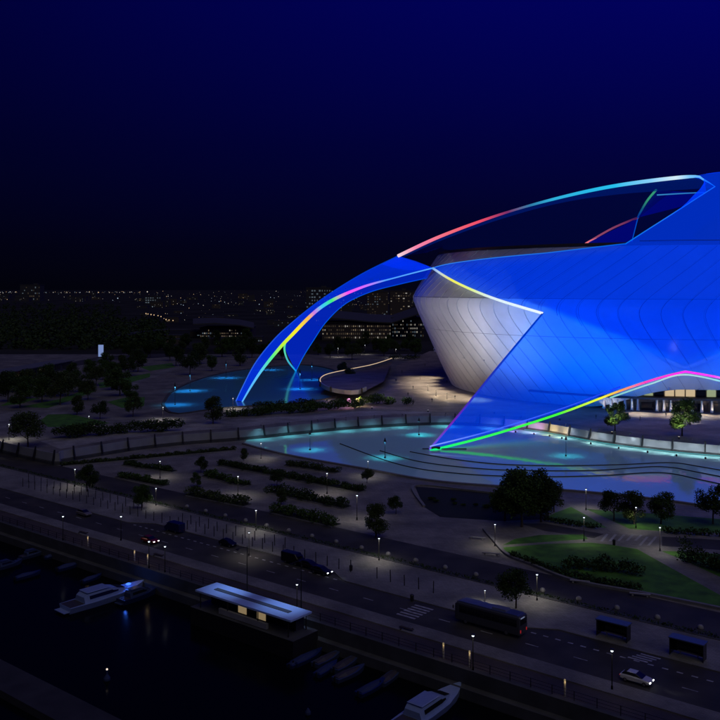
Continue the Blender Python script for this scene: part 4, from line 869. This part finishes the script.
for k, u_ in enumerate((113.5, 100.5)):  # lit masts added here to brighten the kiosk roof
    q = UV(u_, 109.7, .006); t = thing('added_mast_light', 'added tall slim light mast behind the kiosk, %s one' % ('left' if k == 0 else 'right'), 'light mast', q)
    MB().lathe([(.12, 0), (.07, 9.0)], n=8).build('pole', M_STEEL, t); MB().tube([(0, 0, 8.9), tuple(UV(0, -1.2, 9.1)), tuple(UV(0, -2.4, 9.1))], .05, 6).build('arm', M_STEEL, t); MB().box(tuple(UV(0, -2.4, 9.0)), (.5, .3, .12), RZ).build('lamp_head', M_STEEL, t)
    lamp('SPOT', 'added_mast_beam', q + UV(0, -2.4, 8.8), 950, (.38, .58, 1.), q + UV(0, -4.4, 0), .3, 86, .8)
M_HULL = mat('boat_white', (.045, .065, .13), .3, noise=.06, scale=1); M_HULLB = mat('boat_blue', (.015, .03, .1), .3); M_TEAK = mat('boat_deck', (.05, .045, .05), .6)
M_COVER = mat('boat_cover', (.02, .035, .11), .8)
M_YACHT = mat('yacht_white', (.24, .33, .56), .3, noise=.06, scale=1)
def boat(label, p, L_, rz, hull=M_HULL, cabin=True, cover=False, name='boat', light=False):
    t = thing(name, label, 'boat', p, rz, 'boats in the harbour'); k = L_ / 10
    def sec(x, hw, zk, zd): return [(x, 0, zk), (x, hw * .75, zk + .15 * k), (x, hw, zd), (x, hw * .93, zd + .02), (x, -hw * .93, zd + .02), (x, -hw, zd), (x, -hw * .75, zk + .15 * k)]
    loft([sec(a * k, b * k, c * k, d * k) for a, b, c, d in [(-5, 1.35, -.3, 1.0), (-2, 1.55, -.35, 1.02), (1, 1.45, -.35, 1.12), (3, 1.0, -.25, 1.3), (4.3, .5, .1, 1.45), (5.0, .06, .8, 1.55)]]).build('hull', hull, t)
    if cabin:
        loft([[(x * k, -y * k, 1.03 * k), (x * k, y * k, 1.03 * k), (x * k, y * .78 * k, z * k), (x * k, -y * .78 * k, z * k)] for x, y, z in [(-3.2, 1.15, 1.9), (-2.8, 1.2, 2.3), (.2, 1.15, 2.3), (1.0, 1.0, 2.0), (2.6, .6, 1.3)]]).build('cabin', M_YACHT if hull is M_YACHT else M_HULL, t)
        for s in (-1, 1): loft([[(x * k, s * y * k, z0 * k), (x * k, s * (y + .02) * k, z0 * k), (x * k, s * (y - .12) * k, z1 * k), (x * k, s * (y - .14) * k, z1 * k)] for x, y, z0, z1 in [(-2.6, 1.13, 1.5, 2.0), (.2, 1.08, 1.5, 2.0), (1.1, .92, 1.5, 1.75)]]).build('window', M_GLASSD, t)
        loft([[(x * k, -.82 * y * k, z * k), (x * k, .82 * y * k, z * k), (x * k, .75 * y * k, (z + .06) * k), (x * k, -.75 * y * k, (z + .06) * k)] for x, y, z in [(.95, 1.02, 2.04), (1.5, .92, 1.82), (2.1, .75, 1.57)]]).build('windscreen', M_GLASSD, t)
        MB().box((-4.1 * k, 0, 1.03 * k), (1.7 * k, 2.3 * k, .04 * k)).build('deck', M_TEAK, t)
        MB().box((-1.4 * k, 0, 2.55 * k), (2.9 * k, 1.9 * k, .08 * k), 0, .9).build('hardtop', M_YACHT if hull is M_YACHT else M_HULL, t)
        MB().box((-5.3 * k, 0, .35 * k), (.8 * k, 2.2 * k, .1 * k)).build('swim_platform', M_YACHT if hull is M_YACHT else M_HULL, t)
    else:
        loft([[(x * k, -y * k, 1.04 * k), (x * k, y * k, 1.04 * k), (x * k, y * .4 * k, z * k), (x * k, -y * .4 * k, z * k)] for x, y, z in [(-4.6, 1.1, 1.2), (-2, 1.3, 1.75), (1, 1.1, 1.6), (3, .6, 1.4)]]).build('cover' if cover else 'foredeck', M_COVER if cover else M_TEAK, t)
        MB().box((-5.1 * k, 0, .9 * k), (.4 * k, .4 * k, 1.2 * k), 0, .7).build('outboard', M_BLACK, t)
    if light:
        MB().lathe([(.4, 1.5 * k), (.5, 1.62 * k), (.3, 1.75 * k)], (2.9 * k, 0, 0), 10).build('deck_light', glow('blue_deck_light', (.06, .2, 1.), 1.6), t)
        lamp('POINT', 'deck_glow', p + Vector((math.cos(rz) * 2.9 * k, math.sin(rz) * 2.9 * k, 2.2 * k)), 160, (.04, .16, 1.), None, .3)
    return t
RV = math.atan2(.781, .625)
def bp(px, py): return G(px, py, -3.5)
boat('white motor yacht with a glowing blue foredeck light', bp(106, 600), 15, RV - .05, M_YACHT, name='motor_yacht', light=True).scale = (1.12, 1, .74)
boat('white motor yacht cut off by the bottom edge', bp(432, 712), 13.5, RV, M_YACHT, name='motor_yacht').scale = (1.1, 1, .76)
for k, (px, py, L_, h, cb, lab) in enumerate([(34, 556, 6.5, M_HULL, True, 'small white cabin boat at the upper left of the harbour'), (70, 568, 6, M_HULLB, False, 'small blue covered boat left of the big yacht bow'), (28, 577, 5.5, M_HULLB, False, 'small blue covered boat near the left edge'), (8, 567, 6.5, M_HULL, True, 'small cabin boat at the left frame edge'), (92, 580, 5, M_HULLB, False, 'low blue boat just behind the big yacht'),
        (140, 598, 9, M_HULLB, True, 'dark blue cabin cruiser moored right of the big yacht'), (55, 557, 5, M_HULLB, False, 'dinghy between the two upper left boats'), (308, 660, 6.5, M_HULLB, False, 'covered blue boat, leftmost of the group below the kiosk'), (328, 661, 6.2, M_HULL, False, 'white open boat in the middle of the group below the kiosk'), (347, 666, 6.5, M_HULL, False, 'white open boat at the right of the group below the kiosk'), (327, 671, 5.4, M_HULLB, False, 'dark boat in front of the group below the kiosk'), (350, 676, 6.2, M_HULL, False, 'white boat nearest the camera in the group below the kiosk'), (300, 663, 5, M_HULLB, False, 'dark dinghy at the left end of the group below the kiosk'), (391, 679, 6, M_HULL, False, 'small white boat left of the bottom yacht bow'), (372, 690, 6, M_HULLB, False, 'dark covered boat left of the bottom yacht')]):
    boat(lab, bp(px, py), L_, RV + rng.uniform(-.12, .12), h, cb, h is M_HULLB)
o = MB().lathe([(.5, -.2), (.5, .3), (.12, .9), (.12, 1.5)], n=10).build('buoy', M_COVER, None, loc=bp(107, 680)); tag(o, 'small lit buoy alone on the black harbour water', 'buoy')
MB().lathe([(.14, 1.5), (.16, 1.65), (.05, 1.75)], n=8).build('lamp', glow('buoy_light', (1., .85, .7), .9), o)
o = MB().lathe([(.4, -.2), (.4, .3), (.1, .8)], n=10).build('buoy', M_COVER, None, loc=bp(308, 714)); tag(o, 'small unlit buoy near the bottom edge', 'buoy')
# ------------------------------------------------------------------ curved deck with lit rim
dk = [G(x, y, 3) for x, y in [(392, 366), (372, 373), (345, 379), (326, 384), (320, 390), (326, 396), (340, 400), (356, 401), (366, 397)]]
dkr = resample(dk, 60)
cd_ = thing('curved_deck', 'round raised deck with a glowing rim beside the far pool', 'deck', dk[4])
def dl(o): o.location = -Vector((dk[4].x, dk[4].y, 0)); return o
dl(MB().prism(dkr + [G(384, 387, 3)], 3.0, 3.06).build('deck_floor', paving('deck_brown', (.16, .12, .09), 1.5), cd_))
dl(ribbon_prism([Vector((p.x, p.y, 0)) for p in dkr], .6, 3.0, 5.0, 'parapet', M_PARA, cd_))
dl(MB().tube([Vector((p.x, p.y, 5.2)) for p in dkr[:44]], .16, 6).build('rim_light', glow('peach_led', (1., .72, .45), .8), cd_))
for i in range(20, 58, 6):
    p = dkr[i]; d = (dkr[i + 1] - dkr[i - 1]).normalized(); q = Vector((d.y, -d.x, 0)) * (1 if (Vector((d.y, -d.x, 0))).dot(p - G(380, 385, 3)) > 0 else -1)
    vs = [p + q * a + d * s + Vector((0, 0, z)) for a, z in ((.4, .1), (1.3, .3), (1.0, 2.6), (.4, 2.6)) for s in (-.3, .3)]
    dl(MB().add(vs, [(0, 2, 4, 6), (7, 5, 3, 1), (0, 1, 3, 2), (2, 3, 5, 4), (4, 5, 7, 6), (6, 7, 1, 0)]).build('fin', M_STEEL, cd_))
for k, (px, py) in enumerate(((327, 401), (338, 404.5), (350, 405.5))):
    q = G(px, py, 3); floodlight('small warm wash lamp before the curved deck, %s from the left' % ordn(k + 1), q, q + Vector((2, 9, 1.2)), 900, (1., .74, .5), 120, 'deck wash lamps', vis=.4)
for k, (px, py, col, lab) in enumerate(((349, 404.5, (1., .35, .7), 'pink glowing lantern before the curved deck'), (357, 404.5, (1., .8, .25), 'yellow glowing lantern before the curved deck'))):
    p = G(px, py, 3); t = thing('lantern', lab, 'lantern', p); MB().lathe([(.4, 0), (.4, .3)], n=8).build('base', M_STEEL, t); MB().lathe([(.5, .3), (1.0, 1.2), (.9, 2.2), (.3, 2.7)], n=10).build('globe', glow('lantern%d' % k, col, 1.2), t, True)
    lamp('POINT', 'lantern_glow', p + Vector((0, -1.2, 3.2)), 1500, col, None, .5)
# ------------------------------------------------------------------ people on the plaza
def person_mesh(stride):
    J = {'pel': (0, 0, .95, .15, .12), 'ch': (0, .02, 1.32, .17, .12), 'nk': (0, .02, 1.5, .06, .06), 'hd': (0, .03, 1.64, .095, .1), 'ht': (0, .03, 1.74, .07, .08)}
    for s, n_ in ((1, 'l'), (-1, 'r')):
        f = stride * s
        J.update({'h' + n_: (.1 * s, 0, .88, .1, .1), 'k' + n_: (.1 * s, f * .35 + .04, .48, .06, .06), 'a' + n_: (.1 * s, f * .6 - .02, .08, .045, .045), 't' + n_: (.11 * s, f * .6 + .14, .04, .04, .03),
                  's' + n_: (.2 * s, .0, 1.42, .065, .065), 'e' + n_: (.25 * s, -f * .2, 1.14, .045, .045), 'w' + n_: (.25 * s, -f * .4 + .08, .9, .03, .03), 'f' + n_: (.24 * s, -f * .45 + .1, .8, .03, .02)})
    names = list(J); E = [('pel', 'ch'), ('ch', 'nk'), ('nk', 'hd'), ('hd', 'ht')]
    for n_ in 'lr': E += [('pel', 'h' + n_), ('h' + n_, 'k' + n_), ('k' + n_, 'a' + n_), ('a' + n_, 't' + n_), ('ch', 's' + n_), ('s' + n_, 'e' + n_), ('e' + n_, 'w' + n_), ('w' + n_, 'f' + n_)]
    me = bpy.data.meshes.new('person'); me.from_pydata([J[n_][:3] for n_ in names], [(names.index(a), names.index(b)) for a, b in E], [])
    o = bpy.data.objects.new('tmp', me); COL.objects.link(o); m = o.modifiers.new('s', 'SKIN'); m.use_smooth_shade = True
    for i, n_ in enumerate(names): sv = me.skin_vertices[0].data[i]; sv.radius = J[n_][3:]; sv.use_root = n_ == 'pel'
    ss = o.modifiers.new('d', 'SUBSURF'); ss.levels = 1
    dg = bpy.context.evaluated_depsgraph_get(); r = bpy.data.meshes.new_from_object(o.evaluated_get(dg)); bpy.data.objects.remove(o); return r
PM = [person_mesh(.35), person_mesh(.12)]; SKIN = mat('skin', (.35, .2, .14), .6)
CL = [((.02, .02, .025), (.03, .03, .04)), ((.03, .03, .03), (.05, .045, .04)), ((.015, .02, .04), (.02, .02, .02)), ((.06, .02, .02), (.02, .02, .025))]
VAR = []
for i in range(4):
    me = PM[i % 2].copy(); me.materials.clear()
    for m in (mat('trousers%d' % i, CL[i][1], .8), mat('jacket%d' % i, CL[i][0], .8), SKIN): me.materials.append(m)
    for p in me.polygons: z = p.center.z; p.material_index = 0 if z < .95 else (2 if z > 1.5 or (z < .86 and abs(p.center.x) > .2) else 1)
    VAR.append(me)
for i, (px, py, lab) in enumerate([(396, 382, 'person in dark clothes walking on the plaza left of the bowl'), (413, 389, 'person in dark clothes on the plaza nearest the grey bowl'), (402, 373, 'person in dark clothes farther back on the plaza'), (425, 366, 'person in dark clothes by the back edge of the plaza'), (455, 399, 'person in dark clothes before the foot of the bowl'),
        (388, 366, 'person in dark clothes at the end of the curved deck'), (443, 381, 'person in dark clothes by the path lights'), (447, 383, 'person in dark clothes beside the bowl wall'), (653, 412, 'person in dark clothes before the stadium doors'), (576, 411, 'person in dark clothes on the terrace under the arm'), (408, 396, 'person in dark clothes on the plaza above the shrub bed'), (420, 380, 'person in dark clothes in the middle of the plaza'), (432, 402, 'person in dark clothes near the parapet left of the arm'), (372, 387, 'person in dark clothes standing on the curved deck'), (640, 421, 'person in dark clothes between the two terrace trees'), (700, 424, 'person in dark clothes right of the terrace trees'), (666, 417, 'person in dark clothes near the lit columns'), (596, 419, 'person in dark clothes left of the terrace trees')]):
    t = thing('person', lab, 'person', G(px, py, 3), rng.uniform(0, 6.28), 'people on the plaza'); t.scale = (1.25,) * 3 if False else (1.08,) * 3
    b = link('body', VAR[i % 4], t); MB().lathe([(.1, 1.66), (.11, 1.72), (.06, 1.8)], (0, .01, 0), 8).build('hair', mat('hair', (.02, .015, .01), .7), t, True)
# ------------------------------------------------------------------ the city
M_CITY = [mat('city_dark', (.05, .05, .06), .8), mat('city_brown', (.08, .065, .055), .8), mat('city_grey', (.055, .057, .065), .8)]
LW = [glow('window_warm', (1., .74, .46), .16), glow('window_cool', (.6, .8, 1.), .11), glow('window_white', (1., .92, .8), .28), glow('window_dim', (1., .75, .5), .04)]
unit_win = [MB().box((0, 0, 0), (1, .12, 1)).mesh('window', m) for m in LW]; unit_dark = MB().box((0, 0, 0), (1, .12, 1)).mesh('window', M_GLASSD)
def block(label, x0, x1, ytop, ybase, cols_, rows_, lit, name='city_building', depth=None, m=0, group=None, roof=None, palette=(0, 1, 2, 3), single=True, fill=.6):
    p0, p1 = G(x0, ybase, 3), G(x1, ybase, 3); Y = p0.y; wd = p1.x - p0.x; ht = (ybase - ytop) * Y / F; dp = depth or wd * .6
    t = thing(name, label, 'building', ((p0.x + p1.x) / 2, Y, 3), 0, group)
    MB().box((0, dp / 2, ht / 2), (wd, dp, ht)).build('wall', M_CITY[m], t)
    MB().box((0, dp / 2, ht + .35 * ht / 20), (wd * 1.03, dp * 1.03, .7 * ht / 20)).build('roof', M_CITY[0], t)
    MB().box((wd * .2, dp / 2, ht * 1.06), (wd * .2, dp * .3, ht * .08)).build('roof_plant', M_CITY[2], t)
    cw, rh = wd / cols_, ht / (rows_ + .5); st = [MB() for _ in LW]
    for r in range(rows_):
        band = rng.random() < .75
        for c in range(cols_):
            if rng.random() > lit * (1.25 if band else .4): continue
            k = palette[rng.integers(0, len(palette))]; pos = (-wd / 2 + (c + .5) * cw, -.08, (r + .65) * rh); sz = (cw * fill * rng.uniform(.45, 1.15), 1, rh * rng.uniform(.28, .52))
            if single:
                o = link('window', unit_win[k], t, pos); o.scale = sz
            else: st[k].box(pos, (sz[0], .12, sz[2]))
    if not single:
        for k, b in enumerate(st):
            if b.v: stuff(b.build('lit_windows', LW[k], t))
    return t
block('mall block with warmly lit front under the arch, left wing', 322, 391, 323, 340, 34, 4, .7, 'shopping_mall', 60, 1, palette=(0, 3, 3, 3, 3, 2), fill=.55)
block('pale mall block with lit front beside the bowl, right wing', 392, 424, 318, 338, 16, 5, .55, 'shopping_mall', 60, 2, palette=(1, 3, 3, 2), fill=.5)
rp = [G(318, 340, 3), G(428, 340, 3)]; Y = rp[0].y - 3
pts = [(318, 318), (340, 319.5), (370, 322.5), (392, 323.5), (405, 319), (424, 313), (428, 312)]
b = MB(); vs = [A(x, y, Y + dy) + Vector((0, 0, dz)) for x, y in pts for dy, dz in ((0, 0), (70, 8), (70, 9.2), (0, 1.2))]
b.add(vs, [(i * 4 + k, i * 4 + 4 + k, i * 4 + 4 + (k + 1) % 4, i * 4 + (k + 1) % 4) for i in range(len(pts) - 1) for k in range(4)] + [(0, 1, 2, 3), (27, 26, 25, 24)])
tag(b.build('mall_roof', M_CITY[2]), 'sagging pale roof sheet over the lit mall under the arch', 'roof')
block('low lit pavilion under a broad dark roof left of the arch', 200, 250, 328, 338, 26, 3, .7, 'pavilion', 50, 1, palette=(0, 3, 2, 1, 3), fill=.6)
b = MB(); vs = [A(x, y, 905 + dy) + Vector((0, 0, dz)) for x, y in [(193, 325), (215, 324), (240, 326), (254, 329)] for dy, dz in ((0, 0), (70, 6), (70, 7.2), (0, 1.2))]
b.add(vs, [(i * 4 + k, i * 4 + 4 + k, i * 4 + 4 + (k + 1) % 4, i * 4 + (k + 1) % 4) for i in range(3) for k in range(4)] + [(0, 1, 2, 3), (15, 14, 13, 12)])
tag(b.build('pavilion_roof', M_CITY[2]), 'broad blue-grey roof sheet over the lit pavilion', 'roof')
block('office slab with two bright window rows at far left', 20, 40, 285, 301, 11, 5, .5, 'office_block', palette=(1, 3, 1), m=2)
block('blue-lit low block on the horizon left of centre', 145, 161, 296, 304, 7, 3, .5, 'office_block', palette=(1,), m=2)
block('left tower with scattered lit windows seen through the arch', 367, 388, 292, 316, 9, 9, .28, 'tower_block', palette=(1, 3, 3), m=1)
block('right tower with two bright window rows beside the bowl', 390, 410, 291, 316, 8, 9, .35, 'tower_block', palette=(2, 3, 3, 0), m=1)
block('tower with lit rows behind the arch crown', 306, 331, 288, 309, 10, 6, .4, 'tower_block', palette=(1, 1, 3), m=0)
block('tower on the skyline right of the arch crown', 340, 352, 298, 312, 5, 5, .4, 'tower_block', palette=(1, 3), m=0)
for i, x in enumerate(sorted(rng.uniform(-20, 430, 58))):
    yb = rng.uniform(297.5, 318) if x > 120 else rng.uniform(297, 303); wpx = rng.uniform(5, 15); hp = rng.uniform(2.5, 6.5) * (1 if yb < 308 else .8)
    block('small far city block with a few lit windows, %s from the left along the horizon' % ordn(i + 1), x, x + wpx, yb - hp, yb, 12, 4, .13, 'city_block', m=int(rng.integers(0, 3)), group='far city blocks', single=False)
for i, x in enumerate(sorted(rng.uniform(118, 330, 18))):
    yb = rng.uniform(322, 345); wpx = rng.uniform(8, 22)
    block('low dim roof among the trees behind the far pool, %s from the left' % ordn(i + 1), x, x + wpx, yb - rng.uniform(3.5, 6), yb, 9, 2, .18, 'low_building', m=int(rng.integers(0, 3)), group='low roofs behind the far pool', single=False, palette=(3, 3, 0, 1))
# left-hand transit building and lit sign panel
lb_ = thing('long_shed', 'long low shed with pale roof at the left edge beyond the park', 'building', G(-20, 385, 3))
sa, sb_ = G(-20, 383, 3), G(62, 367, 3); dv = (sb_ - sa); ln = dv.length; rzz = math.atan2(dv.y, dv.x); mid = (sb_ - sa) / 2
MB().box((mid.x, mid.y, 2.4), (ln, 12, 4.8), rzz).build('wall', M_CITY[2], lb_); MB().box((mid.x, mid.y, 5.1), (ln * 1.02, 14, .5), rzz).build('roof', mat('shed_roof', (.13, .135, .15), .6), lb_)
for i in range(9):
    q = dv * ((i + .6) / 9.6); nrm = Vector((dv.y, -dv.x, 0)).normalized(); MB().box((q.x + nrm.x * 6.1, q.y + nrm.y * 6.1, 2.6), (ln * .07, .2, 2.2), rzz).build('window', LW[3] if i in (1, 2, 5) else M_GLASSD, lb_)
q = dv * .28 + Vector((dv.y, -dv.x, 0)).normalized() * 6.3; MB().box((q.x, q.y, 4.0), (9, .25, 1.5), rzz).build('sign_band', mat('red_sign', (.35, .02, .03), .5), lb_)
p = G(101, 358, 3); t = thing('lit_billboard', 'tall glowing pale blue panel standing at the park edge', 'billboard', p)
MB().box((0, 0, .4), (2.2, 2, .8)).build('base', M_DCONC, t); MB().box((0, 0, 5.4), (4.2, .6, 9.2)).build('frame', M_STEEL, t); MB().box((0, -.36, 5.4), (3.8, .12, 8.8)).build('screen', glow('billboard', (.35, .5, 1.), .5), t)
o = ribbon_prism(resample([G(x, y, 3) + Vector((0, 0, 8)) for x, y in [(120, 345), (140, 340), (165, 337.5), (200, 338)]], 20), 8, -.6, .5, 'viaduct', M_CITY[2]); tag(o, 'pale elevated road before the dark wood on the left', 'bridge')
# far street lights
sb = [MB() for _ in range(3)]
for i in range(520):
    x = rng.uniform(-30, 430)
    if x < 140: y = rng.choice([rng.normal(292.3, .5), rng.uniform(291, 302)], p=[.7, .3])
    else: y = 291 + abs(rng.normal(0, 1)) * 11 if rng.random() < .8 else rng.uniform(291, 330)
    if y > 332 or y < 291 or (x < 150 and y > 303): continue
    Y = F * 43 / max(y - 288, 1.5) if y < 300 else F * 45 / (y - 288); Y = min(Y, 11000); p = A(x, y, Y); s = Y / F * (.05 + .25 * rng.random() ** 2.5) * (1.7 if rng.random() < .10 else 1)
    sb[rng.integers(0, 3)].lathe([(s * .3, -s), (s, 0), (s * .3, s)], tuple(p), 6)
for x0, y0 in [(146, 313.5), (148, 314), (151, 314.5), (154, 315), (158, 315.8), (161, 316.5), (164, 318.5), (166, 319.5), (169, 320), (173, 320.5)]:
    Y = 1450 - (y0 - 313) * 30; s = Y / F * rng.uniform(.3, .6); sb[0].lathe([(s * .3, -s), (s, 0), (s * .3, s)], tuple(A(x0, y0, Y)), 6)
for k, c in enumerate(((1., .66, .36), (1., .9, .78), (.62, .8, 1.))):
    o = sb[k].build('far_street_lights', glow('street_light%d' % k, c, 1.0)); stuff(o); tag(o, ['scattered warm orange', 'scattered pale white', 'scattered cold bluish'][k] + ' street lights of the far city', 'street lights')
# the dark wood on the left
cs = []
for i in range(900):
    x = rng.uniform(-60, 165); y = rng.uniform(305, 350) if x < 120 else rng.uniform(325, 350); p = G(x, y, 3); cs.append(((p.x, p.y, rng.uniform(4, 11)), rng.uniform(4, 8)))
V, Fc = leaf_cloud(cs, 26000, 2.0)
o = stuff(MB().add([(a, b, max(c, 3.05)) for a, b, c in V], Fc).build('far_wood', M_LEAF[0])); tag(o, 'dark mass of woodland on the left below the city lights', 'wood')
